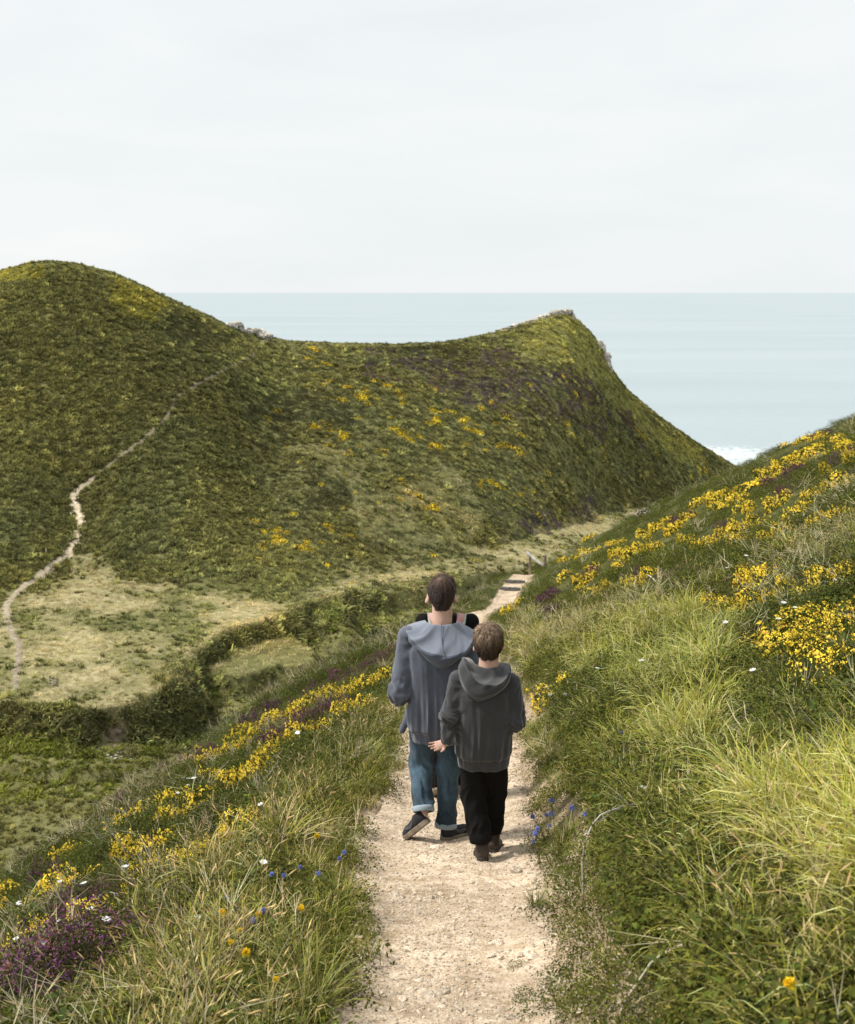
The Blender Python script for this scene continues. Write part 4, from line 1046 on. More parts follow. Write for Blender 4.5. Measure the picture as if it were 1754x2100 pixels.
SCRUB = [bush_mesh(140 + k, 700, c) for k, c in enumerate(((.06, .066, .024), (.08, .085, .03), (.05, .052, .02)))]; SCRUB_STEM = bush_stem(150)
r = np.random.default_rng(55)
for k, (bx, by, w) in enumerate([(425, 1402, 14), (402, 1436, 17), (352, 1468, 13), (300, 1478, 11), (262, 1490, 9), (168, 1492, 14), (120, 1487, 9), (70, 1480, 13), (22, 1478, 15), (600, 1296, 10), (556, 1312, 12), (508, 1332, 12), (640, 1278, 13), (676, 1285, 12), (440, 1420, 11), (380, 1500, 13), (335, 1520, 10), (200, 1520, 9), (50, 1530, 12), (110, 1540, 9), (470, 1355, 8), (620, 1390, 12)]):
    p, _ = cast([bx], [by], far_h, 60); p = p[0]; R0 = w * p[1] / F
    o = link(bpy.data.objects.new('scrub_bush', None)); o.location = (p[0], p[1], float(far_h(p[0], p[1])) - .15 * R0); o.rotation_euler = (0, 0, r.uniform(0, 6.28)); o.scale = (R0 * r.uniform(.9, 1.5), R0 * r.uniform(.8, 1.2), R0 * r.uniform(.55, .95))
    link(bpy.data.objects.new('foliage', SCRUB[k % 3]), o); link(bpy.data.objects.new('stems', SCRUB_STEM), o); tag(o, 'small scrubby bush on the steep cut bank of the gully', 'bush', 'scrub bushes along the gully bank')

# ------------------------------------------------------------------ dead stems, flowers, tussocks
def stem_thing(pts, rad, label, name='dead_stem', twigs=3, seed=0, drop=True):
    """pts: frame positions along the stem; both ends rest on the ground"""
    r = np.random.default_rng(seed)
    pts = np.array(pts, float); e, _ = cast(pts[[0, -1], 0], pts[[0, -1], 1], near_h)
    L = np.r_[0, np.cumsum(np.hypot(*np.diff(pts, axis=0).T))]; L /= L[-1]
    q = np.linspace(0, 1, 14); Y = e[0, 1] * (1 - q) + e[1, 1] * q
    W = np.array([at(np.interp(t, L, pts[:, 0]), np.interp(t, L, pts[:, 1]), y) for t, y in zip(q, Y)])
    gz = near_h(W[:, 0], W[:, 1]); W[:, 2] = np.maximum(W[:, 2], gz - .01)
    W[:, 2] += .085 * np.sin(np.pi * q) ** .6 + .02; rad = rad * .95
    for _ in range(2): W[1:-1] = .25 * W[:-2] + .5 * W[1:-1] + .25 * W[2:]
    W[:, :] += r.normal(0, .0025, W.shape)
    base = W[0].copy(); acc = Acc(); c = jitter(r, (.50, .47, .41), 14, .12)
    tube(acc, W - base, rad * np.linspace(1, .45, 14), c, 6)
    o = link(bpy.data.objects.new(name, acc.mesh(name, M['dry_o'], True))); o.location = base
    for k in range(twigs):
        j = int(r.integers(3, 12)); d = W[j + 1] - W[j - 1]; d /= np.linalg.norm(d); d = d + r.normal(0, .6, 3); ac = Acc(); b = W[j] - base
        tube(ac, [b, b + d * .03, b + d * r.uniform(.05, .09) + np.array([0, 0, .01])], [rad * .5, rad * .35, rad * .15], (.46, .43, .37), 4)
        link(bpy.data.objects.new('twig', ac.mesh('twig', M['dry_o'], True)), o)
    tag(o, label, 'stem'); return o
def z7(*p): return [(974 + a * .4446, 1538 + b * .4446) for a, b in p]
STEMS = [(z7((500, 680), (490, 580), (520, 440), (570, 385), (680, 350), (800, 315), (930, 330)), .0055, 'long pale dead stem arching from the dark leaves beside the path into the grass'),
         (z7((670, 1230), (760, 1150), (900, 1050), (1050, 1015), (1130, 1035), (1220, 1085)), .006, 'thick bleached stem bowed over the dark leafy bank'),
         (z7((1040, 862), (1180, 878), (1310, 920)), .005, 'short pale stem lying in the long grass above the bowed bleached stem'),
         (z7((1545, 1130), (1640, 1085), (1760, 1045)), .006, 'pale stem sticking out of the long grass on the bank'),
         (z5((418, 778), (460, 690), (520, 610), (580, 560), (642, 530)), .0048, 'thin pale stem curving up from the heather bush over the gorse'),
         (z5((280, 568), (360, 592), (442, 612)), .0055, 'straight bleached stick lying across the gorse'),
         (z5((380, 560), (440, 548), (512, 540)), .0045, 'straight thin stick beside the dark heather on the left slope'),
         (z5((0, 800), (80, 842), (130, 880), (182, 920)), .0065, 'stout bleached branch pointing at the heather bush'),
         (z5((100, 800), (130, 850), (155, 915)), .004, 'thin broken twig beside the stout bleached branch'),
         (z5((-10, 905), (40, 920), (90, 990)), .005, 'bleached stick lying below the stout branch'),
         (z5((680, 255), (760, 245), (815, 262)), .006, 'short curved white stick above the middle gorse band'),
         (z5((225, 760), (228, 860)), .004, 'upright grey stalk over the heather bush'),
         (z5((95, 370), (150, 395), (190, 420)), .007, 'grey stick lying on the leafy mat under the first gorse band'),
         (z4((1110, 985), (1160, 990), (1230, 1010)), .007, 'bent grey stick in the grass near the path edge'),
         (z4((798, 850), (800, 900), (795, 930)), .007, 'single upright grey stalk among heather on the left slope'),
         (z4((1070, 880), (1072, 930)), .009, 'pair of pale stalks standing in gorse left of the path'),
         (z3((1030, 1060), (1060, 1100), (1100, 1140)), .011, 'forked grey stick on the slope above the path steps'),
         (z3((1150, 1230), (1170, 1290)), .010, 'pale upright stick in the tangle of dry twigs'),
         (z3((905, 1180), (950, 1240), (990, 1260)), .010, 'long grey twig leaning over the purple heather right of the path'),
         (z3((1430, 1290), (1470, 1320), (1500, 1340)), .008, 'short pale stick beside white flowers on the right slope')]
for k, (p, rd, lab) in enumerate(STEMS): stem_thing(p, rd, lab, seed=300 + k)

def stalk(acc, h, c=(.12, .15, .04), lean=.1, rad=.0018):
    tube(acc, [(0, 0, -.03), (lean * h * .3, 0, h * .5), (lean * h, 0, h)], [rad, rad, rad * .8], c, 4)
def campion(seed):
    r = np.random.default_rng(seed); h = .16; s = Acc(); stalk(s, h); f = Acc(); t = np.array([.1 * h, 0, h]); n = 7
    tube(f, [t + (0, 0, -.016), t + (0, 0, -.006), t + (0, 0, 0)], [.003, .008, .005], (.42, .45, .36), 6)
    a = np.arange(n) * 2 * np.pi / n; d = np.stack([np.cos(a), np.sin(a), np.full(n, .25)], 1)
    P = np.repeat(t[None], n, 0); b = np.cross(d, [0, 0, 1]); 
    V = np.stack([P, P + d * .011 + b * .007, P + d * .02 + (0, 0, -.002), P + d * .011 - b * .007], 1).reshape(-1, 3); k = np.arange(n) * 4
    f.add(V, (.82, .83, .80), T=np.concatenate([np.stack([k, k + 1, k + 2], 1), np.stack([k, k + 2, k + 3], 1)]))
    return s.mesh('stalk', M['plant_o']), f.mesh('petals', M['bloom_o'])
def globe_flower(seed, c, rad, h, flat=1.0):
    r = np.random.default_rng(seed); s = Acc(); stalk(s, h); f = Acc(); n = 60
    v = r.normal(size=(n, 3)); v /= np.linalg.norm(v, axis=1, keepdims=True); v[:, 2] *= flat
    t = np.array([.1 * h, 0, h]); leaves(f, r, t + v * rad * .35, v + r.normal(size=(n, 3)) * .2, np.full(n, rad * .9), jitter(r, c, n, .2), .5, .3)
    return s.mesh('stalk', M['plant_o']), f.mesh('petals', M['bloom_o'])
FL = {'white': [campion(1), campion(2)], 'blue': [globe_flower(3, (.26, .31, .66), .012, .14)], 'yellow': [globe_flower(4, (.85, .60, .03), .014, .15, .4)]}
def flowers(which, spots, name, label, cat, group, h, size=1.0, seed=0):
    r = np.random.default_rng(seed)
    P, ok = cast([q[0] for q in spots], [q[1] for q in spots], near_h)
    hp = h * .85 * F / P[:, 1]
    P, ok = cast([q[0] for q in spots], np.array([q[1] for q in spots]) + hp, near_h)
    for k, p in enumerate(P):
        sk, pt = FL[which][k % len(FL[which])]
        o = link(bpy.data.objects.new(name, None)); o.location = (p[0], p[1], float(near_h(p[0], p[1]))); o.rotation_euler = (r.normal(0, .1) - .15, r.normal(0, .1), r.uniform(0, 6.28)); s = size * r.uniform(.85, 1.2) * (1 + .03 * p[1]); o.scale = (s, s, s)
        link(bpy.data.objects.new('stalk', sk), o); link(bpy.data.objects.new('flower_head', pt), o); tag(o, label, cat, group)
flowers('white', z5((515, 455), (185, 715), (805, 608), (285, 635), (390, 580), (105, 565), (165, 535), (70, 725), (135, 550), (365, 505), (1115, 165), (770, 65), (730, 95), (800, 60), (265, 460), (435, 630), (1085, 400)) + z4((1250, 780), (765, 990), (795, 985), (440, 955), (460, 1000), (480, 995)),
        'white_flower', 'small white flower on a thin stalk in the slope left of the path', 'flower', 'white flowers left of the path', .16, 1.0, 1)
flowers('white', z6((1600, 175), (1585, 180), (1650, 163), (1425, 283), (1480, 290), (1375, 365), (1170, 370), (1325, 605), (1250, 55), (425, 640), (385, 690), (360, 680), (430, 655), (800, 565), (570, 573), (770, 1110), (1160, 118)),
        'white_flower', 'small white flower on a thin stalk on the bank right of the path', 'flower', 'white flowers right of the path', .16, 1.0, 2)
flowers('blue', z7((370, 300), (340, 325), (338, 350), (320, 365), (330, 385), (322, 415), (305, 440), (305, 455), (470, 345), (490, 352)) + z6((880, 835), (825, 865), (690, 878), (715, 885)),
        'blue_flower', 'small blue round flower at the grassy edge of the right bank', 'flower', 'blue flowers on the right bank', .14, 1.2, 3)
flowers('blue', z5((1225, 412), (1275, 427), (1130, 460), (1100, 450), (970, 570), (1010, 580), (1075, 630), (1030, 645), (965, 635), (1405, 370), (1425, 365)),
        'blue_flower', 'small blue round flower in the short grass left of the path', 'flower', 'blue flowers left of the path', .14, 1.1, 4)
flowers('yellow', z5((1245, 573), (1015, 680), (985, 705), (765, 740), (830, 770), (780, 795), (1035, 852), (1105, 852), (1095, 635), (965, 650), (1310, 310)),
        'yellow_flower', 'single yellow daisy-like flower in the grass left of the path', 'flower', 'yellow flowers left of the path', .15, 1.2, 5)
flowers('yellow', z7((1540, 1215), (575, 125)), 'yellow_flower', 'single yellow daisy-like flower in the long grass of the right bank', 'flower', 'yellow flowers on the right bank', .15, 1.3, 6)

def tussock(px_, py_, label, s, seed, straw=.2, fn=near_h):
    r = np.random.default_rng(seed); p, _ = cast([px_], [py_], fn); p = p[0]
    n = 130; acc = Acc(); b, a = disc(r, n, .06)
    c1 = jitter(r, G_LIT, n); c0 = jitter(r, (.08, .12, .028), n); dry = r.random(n) < straw; c1[dry] = jitter(r, STRAW, dry.sum())
    blades(acc, r, b, a + r.normal(0, .6, n), np.abs(r.normal(.25, .2, n)), r.uniform(.5, 1.7, n), r.uniform(.12, .32, n), r.uniform(.003, .006, n), c0, c1, 5)
    me = acc.mesh('grass_tussock', M['plant_o'])
    o = link(bpy.data.objects.new('grass_tussock', me)); o.location = (p[0], p[1], p[2] - .01); o.scale = (s, s, s); tag(o, label, 'grass')
for k, (a_, b_, lab, s) in enumerate([(712, 1752, 'tuft of short grass growing out over the path opposite the boots', .75), (700, 1880, 'spreading grass tuft with pale blades at the left path edge', .9), (640, 2085, 'large tuft of long green grass spilling onto the path', 1.25), (610, 2010, 'upright grass tuft behind the tuft that spills onto the path', 1.0),
                                     (1165, 1722, 'grass tuft beside the blue flowers on the right bank', .8), (1100, 1860, 'thin dry grass tuft hanging over the earth bank', .6), (760, 1560, 'ragged grass tuft at the path edge left of the jeans', .8), (690, 1640, 'grass tuft above the loose stone slabs', .8), (1155, 1760, 'grass tuft just below the blue flowers', .7)]): tussock(a_, b_, lab, s, 500 + k, .25 if k != 5 else .7)
LM = [p_leafmat(1300 + k, 320, .16, .11, (.055, .08, .02), (.012, .024)) for k in range(2)]
for me in LM: me.materials[0] = M['plant_o']
for k, (a_, b_, lab, s) in enumerate([(1098, 2072, 'small leafy weed rooted in the bare earth bank', .62), (1150, 2015, 'leafy weed halfway up the bare earth bank', .7), (1075, 2045, 'tiny weed at the foot of the earth bank', .4), (720, 2010, 'small dark weed growing on the path edge', .5), (760, 1720, 'low weed on the path beside the grass tuft', .45), (1110, 1700, 'small weed on the earth bank near the boots', .5), (1062, 1985, 'little weed between path and bank', .35)]):
    p, _ = cast([a_], [b_], near_h); o = link(bpy.data.objects.new('weed', LM[k % 2])); o.location = p[0]; o.scale = (s, s, s); o.rotation_euler = (0, 0, k); tag(o, lab, 'weed')

# pale flower mound on the skyline of the right slope
p, _ = cast([1322], [1058], near_h); p = p[0]; fo, bl = gorse_meshes(77, 2)
acc = Acc(); r = np.random.default_rng(78); q, v = dome(r, 130, .26, .17, .9); leaves(acc, r, q, v + r.normal(size=(130, 3)) * .5, r.uniform(.03, .06, 130), jitter(r, (.62, .50, .46), 130, .15), .8, .3)
o = link(bpy.data.objects.new('pale_flower_mound', fo)); o.location = (p[0], p[1], float(near_h(p[0], p[1])) - .05); o.scale = (2.1, 2, 2.2); link(bpy.data.objects.new('blossom', acc.mesh('blossom', M['bloom_o'])), o)
tag(o, 'pinkish white flowering mound standing on the edge of the right slope', 'shrub')

# ------------------------------------------------------------------ fences, steps, posts
M['wood'] = noise_mat('weathered_wood', [(.3, (.16, .13, .10)), (.55, (.27, .235, .19)), (.75, (.38, .34, .29))], scale=6, rough=.85, bump=.5, mapping=(1, 1, .12), bscale=25)
M['pole'] = noise_mat('bleached_wood', [(.3, (.52, .50, .46)), (.6, (.66, .64, .60)), (.8, (.74, .72, .68))], scale=5, rough=.8, bump=.4, bscale=20)
M['riser'] = noise_mat('wet_timber', [(.3, (.10, .10, .095)), (.6, (.17, .17, .16)), (.8, (.24, .23, .21))], scale=8, rough=.75, bump=.4, bscale=30)
def post_mesh(name, w, d, h, mat, seed=0, chamf=.12):
    """squared post with worn edges and a slanted top, foot at the origin"""
    r = np.random.default_rng(seed); zs = np.array([-.25, 0, h * .33, h * .66, h * .96, h]); k = 8; V = []
    c = chamf * min(w, d); prof = np.array([(w / 2 - c, -d / 2), (w / 2, -d / 2 + c), (w / 2, d / 2 - c), (w / 2 - c, d / 2), (-w / 2 + c, d / 2), (-w / 2, d / 2 - c), (-w / 2, -d / 2 + c), (-w / 2 + c, -d / 2)])
    for i, z in enumerate(zs):
        sc = .8 if i == 5 else 1.0; o = r.normal(0, .006, 2)
        for q in prof: V.append((q[0] * sc + o[0], q[1] * sc + o[1], z + (q[0] * .25 if i >= 4 else 0)))
    V = np.array(V); F_ = []
    i = np.arange(len(zs) * k).reshape(len(zs), k); j = np.roll(i, -1, 1)
    Q = np.stack([i[:-1].ravel(), j[:-1].ravel(), j[1:].ravel(), i[1:].ravel()], 1)
    V = np.vstack([V, V[-k:].mean(0)]); T = np.array([(i[-1, q], j[-1, q], len(V) - 1) for q in range(k)])
    return mesh_np(name, V, [Q, T], mat, False)
def bar_mesh(name, a, b, rad, mat, sides=7, seed=0):
    r = np.random.default_rng(seed); acc = Acc(); a, b = np.array(a, float), np.array(b, float); q = np.linspace(0, 1, 7)[:, None]
    P = a * (1 - q) + b * q + r.normal(0, rad * .12, (7, 3)); tube(acc, P, rad * np.array([.9, 1, 1.02, 1, .98, 1, .85]), (1, 1, 1), sides)
    n = acc.n; acc.add(np.array([P[0], P[-1]]), (1, 1, 1), T=np.array([(k, (k + 1) % sides, sides * 7) for k in range(sides)] + [(6 * sides + (k + 1) % sides, 6 * sides + k, sides * 7 + 1) for k in range(sides)]) - sides * 7)
    return acc.mesh(name, mat)
g, _ = cast([1087, 1118], [1171, 1163], near_h, 20, 75); b1, b2 = g
o = link(bpy.data.objects.new('post_and_rail', None)); o.location = b1
sc_ = b1[1] / F
link(bpy.data.objects.new('post', post_mesh('post', .13, .12, 49 * sc_, M['wood'], 1)), o)
p2 = link(bpy.data.objects.new('post', post_mesh('post', .13, .12, 29 * sc_ + .1, M['wood'], 2)), o); p2.location = Vector(b2) - Vector(b1) - Vector((0, 0, .1))
ra = at(1079, 1132, b1[1] - .12) - b1; rb = at(1114, 1160, b2[1] - .12) - b1
link(bpy.data.objects.new('rail', bar_mesh('rail', ra, rb, .075, M['pole'])), o)
tag(o, 'two weathered posts with a bleached sloping rail where the path turns', 'fence')

g, _ = cast([104, 118.5], [1405, 1408], far_h, 60); b1, b2 = g
b1[2] = float(far_h(b1[0], b1[1])); b2[2] = float(far_h(b2[0], b2[1]))
o = link(bpy.data.objects.new('stile', None)); o.location = b1; d12 = b2 - b1
link(bpy.data.objects.new('post', post_mesh('post', .13, .13, .95, M['wood'], 3)), o)
q = link(bpy.data.objects.new('post', post_mesh('post', .13, .13, .85, M['wood'], 4)), o); q.location = d12
link(bpy.data.objects.new('rail', bar_mesh('rail', np.array([0, -.1, .62]), d12 + np.array([0, -.1, .55]), .055, M['wood'])), o)
link(bpy.data.objects.new('rail', bar_mesh('rail', np.array([0, -.1, .32]), d12 + np.array([0, -.1, .28]), .05, M['wood'])), o)
link(bpy.data.objects.new('step', bar_mesh('step', d12 * .3 + np.array([0, -.45, .2]), d12 * .6 + np.array([0, .25, .2]), .08, M['pole'], 4)), o)
tag(o, 'small wooden stile with two posts on the dry grass terrace', 'stile')
for (mx_, my_, h_, lab) in ((95, 1135, .7, 'pale marker post in bracken beside the far footpath'), (281, 1362, .55, 'short pale marker post in the dry grass of the terrace')):
    p, _ = cast([mx_], [my_], far_h, 60); p = p[0]
    o = link(bpy.data.objects.new('marker_post', post_mesh('marker_post', .12, .12, h_, M['pole'], 6))); o.location = (p[0], p[1], float(far_h(p[0], p[1]))); tag(o, lab, 'post')

def step_mesh(w):
    r = np.random.default_rng(5); n = 9; x = np.linspace(-w / 2, w / 2, n); V = []
    for q in x:
        o = r.normal(0, .006, 2)
        for (yy_, zz_) in ((-.05, -.25), (-.05, .17), (-.035, .19), (.04, .19), (.05, .17), (.05, -.25)): V.append((q, yy_ + o[0], zz_ + o[1]))
    i = np.arange(n * 6).reshape(n, 6); j = np.roll(i, -1, 1); Q = np.stack([i[:-1].ravel(), i[1:].ravel(), j[1:].ravel(), j[:-1].ravel()], 1)
    caps = np.array([list(i[0]), list(i[-1][::-1])]); return mesh_np('step', np.array(V), [Q, caps], M['riser'], False)
for k, (sx, sy, lab) in enumerate(((1043, 1212, 'dark timber step across the path, lower of the two'), (1055, 1197, 'dark timber step across the path, upper one nearer the posts'))):
    p, _ = cast([sx], [sy], near_h, 15, 75); p = p[0]
    o = link(bpy.data.objects.new('timber_step', step_mesh(1.0))); o.location = (float(_xp(p[1])), p[1], float(near_h(_xp(p[1]), p[1]))); o.rotation_euler = (0, 0, -.15); tag(o, lab, 'step')

# ------------------------------------------------------------------ far footpath and rocks
fp = np.array(FARPATH, float); L = np.r_[0, np.cumsum(np.hypot(*np.diff(fp, axis=0).T))]; q = np.arange(0, L[-1], 3.0)
fx, fy = np.interp(q, L, fp[:, 0]), np.interp(q, L, fp[:, 1]); ker = np.ones(5) / 5
fx = np.convolve(np.pad(fx, 2, mode='edge'), ker, 'valid'); fy = np.convolve(np.pad(fy, 2, mode='edge'), ker, 'valid')
P, ok = cast(fx, fy, far_h, 60); P = P[ok]; fy = fy[ok]
for _ in range(3): P[1:-1, :2] = .25 * P[:-2, :2] + .5 * P[1:-1, :2] + .25 * P[2:, :2]
tg = np.gradient(P[:, :2], axis=0); tg /= np.linalg.norm(tg, axis=1, keepdims=True) + 1e-9; nn = np.stack([-tg[:, 1], tg[:, 0]], 1)
w = np.interp(fy, [690, 800, 900, 1000, 1030, 1120, 1200, 1420], [.40, .26, .28, .45, .95, 1.0, .50, .34]) * (1 + .3 * fbm(P[:, 0] / 2, P[:, 1] / 2, 2, 99))
cols = np.linspace(-1, 1, 5); XY = P[:, None, :2] + nn[:, None, :] * (w[:, None] * cols[None, :])[..., None]
ZZ = far_h(XY[..., 0], XY[..., 1]) + .05 - .05 * np.abs(cols)[None, :]
M['worn'] = noise_mat('worn_earth', [(.3, (.26, .22, .16)), (.5, (.42, .36, .28)), (.7, (.56, .50, .42))], scale=1.5, rough=.95, bump=.5, bdist=.1, spec=.1)
_n, _l = M['worn'].node_tree.nodes, M['worn'].node_tree.links; _b = _n['Principled BSDF']; _s = _b.inputs['Base Color'].links[0].from_socket
_a = _n.new('ShaderNodeAttribute'); _a.attribute_name = 'col'; _m = _n.new('ShaderNodeMixRGB'); _m.blend_type = 'MULTIPLY'; _m.inputs['Fac'].default_value = 1
_l.new(_s, _m.inputs['Color1']); _l.new(_a.outputs['Color'], _m.inputs['Color2']); _l.new(_m.outputs['Color'], _b.inputs['Base Color'])
wear = np.interp(fy, [690, 800, 960, 1000, 1030, 1120, 1160, 1420], [.75, .5, .5, .8, 1.25, 1.25, .85, .55])[:, None] * np.ones((1, 5))
fpath = obj_np('far_footpath', np.concatenate([XY, ZZ[..., None]], -1).reshape(-1, 3), grid_faces(*XY.shape[:2]), M['worn'], col=wear.reshape(-1, 1) * np.array([[1, .98, .9]]))
tag(fpath, kind='structure')

rocks = [stone_mesh('rock', 1200 + k, 2, .75, M['rock'], rough=.25) for k in range(4)]
def rock(px_, py_, w, label, tall=1.0, dark=False, k=0, group=None, Y=None, sink=.25):
    if Y is None:
        p, ok = cast([px_], [py_], far_h, 60); p = p[0]
    else: p = at(px_, py_, Y)
    s = w * p[1] / F * (1.5 if py_ < 800 else 1.0)
    o = link(bpy.data.objects.new('rock', rocks[k % 4])); o.location = (p[0], p[1], float(far_h(p[0], p[1])) + s * tall * (.5 - sink)); o.rotation_euler = (.2 * (k % 3), .15 * (k % 2), k * 1.7); o.scale = (s, s * .8, s * tall); tag(o, label, 'rock', group)
for k, (a_, b_, w, lab, tl) in enumerate([(520, 686, 9, 'pale lichened boulder on the saddle where the far footpath tops out', .9), (537, 687, 11, 'broad pale outcrop on the saddle beside the boulder', .7), (478, 670, 9, 'low grey rock on the ridge above the saddle', .8), (494, 675, 7, 'small pointed rock between ridge and saddle', 1.0), (548, 690, 7, 'small dark rock at the end of the saddle outcrop', .7)]): rock(a_, b_ , w * 1.35, lab, tl, k=k)
r = np.random.default_rng(91)
for k, (a_, w, tl) in enumerate([(1012, 5, .5), (1026, 6, .5), (1042, 6, .5), (1056, 7, .5), (1070, 6, .6), (1084, 7, .6), (1097, 7, .6), (1110, 8, .6), (1122, 7, .7)]):
    rock(a_, float(np.interp(a_, [p[0] for p in SKY], [p[1] for p in SKY])) + 2, w, 'flat grey rock in the broken crest leading up to the headland top', tl, k=k, group='rocks along the headland crest')
for k, (a_, b_, w, tl, lab) in enumerate([(1137, 645, 8, 1.0, 'pointed rock at the headland summit'), (1150, 644, 8, .8, 'blocky rock on the headland summit between two others'), (1163, 645, 10, .9, 'largest rock at the seaward end of the headland summit'), (1173, 652, 8, .9, 'sloping rock just under the headland summit')]): rock(a_, b_, w, lab, tl, k=k + 2)
for k, (a_, b_, w) in enumerate([(1228, 712, 7), (1236, 724, 8), (1242, 738, 8), (1247, 750, 7), (1233, 704, 5), (1252, 760, 5)]): rock(a_, b_, w, 'dark crag on the seaward edge of the headland', 1.6, k=k, group='crags on the headland edge')
for k in range(14):
    a_, b_ = 235 + r.normal(0, 24), 1545 + r.normal(0, 8); rock(a_, b_, r.uniform(2.2, 5), 'pale stone fallen below the eroded earth bank', .8, k=k, group='fallen stones below the eroded bank')

# ------------------------------------------------------------------ people
def v3(*a): return np.array(a, float)
def smin(a, b, k):
    if k <= 0: return np.minimum(a, b)
    h = np.clip(.5 + .5 * (b - a) / k, 0, 1)
    return b * (1 - h) + a * h - k * h * (1 - h)
def cone(P, a, b, ra, rb, ax=None, k=1.0):
    a, b = np.asarray(a, float), np.asarray(b, float); d = b - a
    t = np.clip(((P - a) @ d) / (d @ d + 1e-12), 0, 1)
    q = P - a - t[:, None] * d
    if ax is not None:
        ax = np.asarray(ax, float); ax = ax / np.linalg.norm(ax); q = q + (k - 1) * (q @ ax)[:, None] * ax
    return np.linalg.norm(q, axis=1) - (ra + (rb - ra) * t)
def ell(P, c, r, rz=0.0, rx=0.0, ry=0.0):
    q = P - np.asarray(c, float)
    if rz: q = np.stack([q[:, 0] * math.cos(rz) + q[:, 1] * math.sin(rz), -q[:, 0] * math.sin(rz) + q[:, 1] * math.cos(rz), q[:, 2]], 1)
    if ry: q = np.stack([q[:, 0] * math.cos(ry) + q[:, 2] * math.sin(ry), q[:, 1], -q[:, 0] * math.sin(ry) + q[:, 2] * math.cos(ry)], 1)
    if rx: q = np.stack([q[:, 0], q[:, 1] * math.cos(rx) + q[:, 2] * math.sin(rx), -q[:, 1] * math.sin(rx) + q[:, 2] * math.cos(rx)], 1)
    r = np.asarray(r, float); n = np.linalg.norm(q / r, axis=1)
    return (n - 1) * np.minimum(r.min() * 1.25, n * 0 + r.min() * 1.25)
def rings(P, rr, power=2.3):
    """solid of stacked rounded-oval sections: rr rows of (z, cx, cy, rx, ry)"""
    rr = np.array(sorted(rr)); z = P[:, 2]; zc = np.clip(z, rr[0, 0], rr[-1, 0])
    cx, cy, rx, ry = [np.interp(zc, rr[:, 0], rr[:, k]) for k in (1, 2, 3, 4)]
    qx, qy = np.abs(P[:, 0] - cx) / rx, np.abs(P[:, 1] - cy) / ry
    n = (qx ** power + qy ** power) ** (1 / power)
    d = (n - 1) * np.minimum(rx, ry)
    return np.where(z != zc, np.hypot(np.maximum(d, 0), np.abs(z - zc)) + np.minimum(d, 0) * .0 + np.where(d < 0, 0, 0), d)
def surf(fn, lo, hi, h):
    """surface of fn = 0 on a grid of spacing h (surface nets), evaluated only near the surface"""
    lo = np.asarray(lo, float); hi = np.asarray(hi, float); B = 8
    nb = np.ceil((hi - lo) / (h * B)).astype(int) + 1; n = nb * B + 1
    bi = np.stack(np.meshgrid(*[np.arange(k) for k in nb], indexing='ij'), -1).reshape(-1, 3)
    cd = fn(lo + (bi * B + B / 2) * h); near = np.abs(cd) < B * h * 1.7
    Fd = np.full(tuple(n), 1.0, np.float32)
    for b, c in zip(bi[~near], cd[~near]):
        if c < 0: Fd[b[0] * B:b[0] * B + B + 1, b[1] * B:b[1] * B + B + 1, b[2] * B:b[2] * B + B + 1] = -1
    loc = np.stack(np.meshgrid(*[np.arange(B + 1)] * 3, indexing='ij'), -1).reshape(-1, 3)
    nbk = bi[near]
    for s in range(0, len(nbk), 400):
        ch = nbk[s:s + 400]; idx = (ch[:, None, :] * B + loc[None]).reshape(-1, 3)
        Fd[idx[:, 0], idx[:, 1], idx[:, 2]] = fn(lo + idx * h)
    S = Fd < 0
    c = np.zeros(tuple(n - 1), np.int8)
    for i in (0, 1):
        for j in (0, 1):
            for k in (0, 1): c += S[i:n[0] - 1 + i, j:n[1] - 1 + j, k:n[2] - 1 + k]
    act = np.argwhere((c > 0) & (c < 8)); vid = np.full(tuple(n - 1), -1, np.int64); vid[tuple(act.T)] = np.arange(len(act))
    acc = np.zeros((len(act), 3)); cnt = np.zeros(len(act))
    cor = [v for v in np.ndindex(2, 2, 2)]
    for a in cor:
        for ax in range(3):
            if a[ax]: continue
            b = list(a); b[ax] = 1
            f0 = Fd[tuple((act + a).T)]; f1 = Fd[tuple((act + b).T)]; m = (f0 < 0) != (f1 < 0)
            t = np.where(m, f0 / np.where(np.abs(f0 - f1) < 1e-9, 1e-9, f0 - f1), 0); p = np.repeat(np.array(a, float)[None], len(act), 0); p[:, ax] = t
            acc += np.where(m[:, None], p, 0); cnt += m
    V = lo + (act + acc / np.maximum(cnt, 1)[:, None]) * h
    Q = []
    for ax in range(3):
        o1, o2 = (ax + 1) % 3, (ax + 2) % 3
        sl0 = [slice(None)] * 3; sl1 = [slice(None)] * 3; sl0[ax] = slice(0, -1); sl1[ax] = slice(1, None)
        for o in (o1, o2): sl0[o] = slice(1, -1); sl1[o] = slice(1, -1)
        s0, s1 = S[tuple(sl0)], S[tuple(sl1)]; e = np.argwhere(s0 != s1)
        if not len(e): continue
        fl = s0[tuple(e.T)]; base = e.copy(); base[:, o1] += 1; base[:, o2] += 1
        u = np.zeros(3, int); u[o1] = 1; w = np.zeros(3, int); w[o2] = 1
        q = np.stack([vid[tuple((base - u - w).T)], vid[tuple((base - w).T)], vid[tuple(base.T)], vid[tuple((base - u).T)]], 1)
        q = np.where(fl[:, None], q, q[:, ::-1]); Q.append(q[(q >= 0).all(1)])
    return V, np.concatenate(Q)
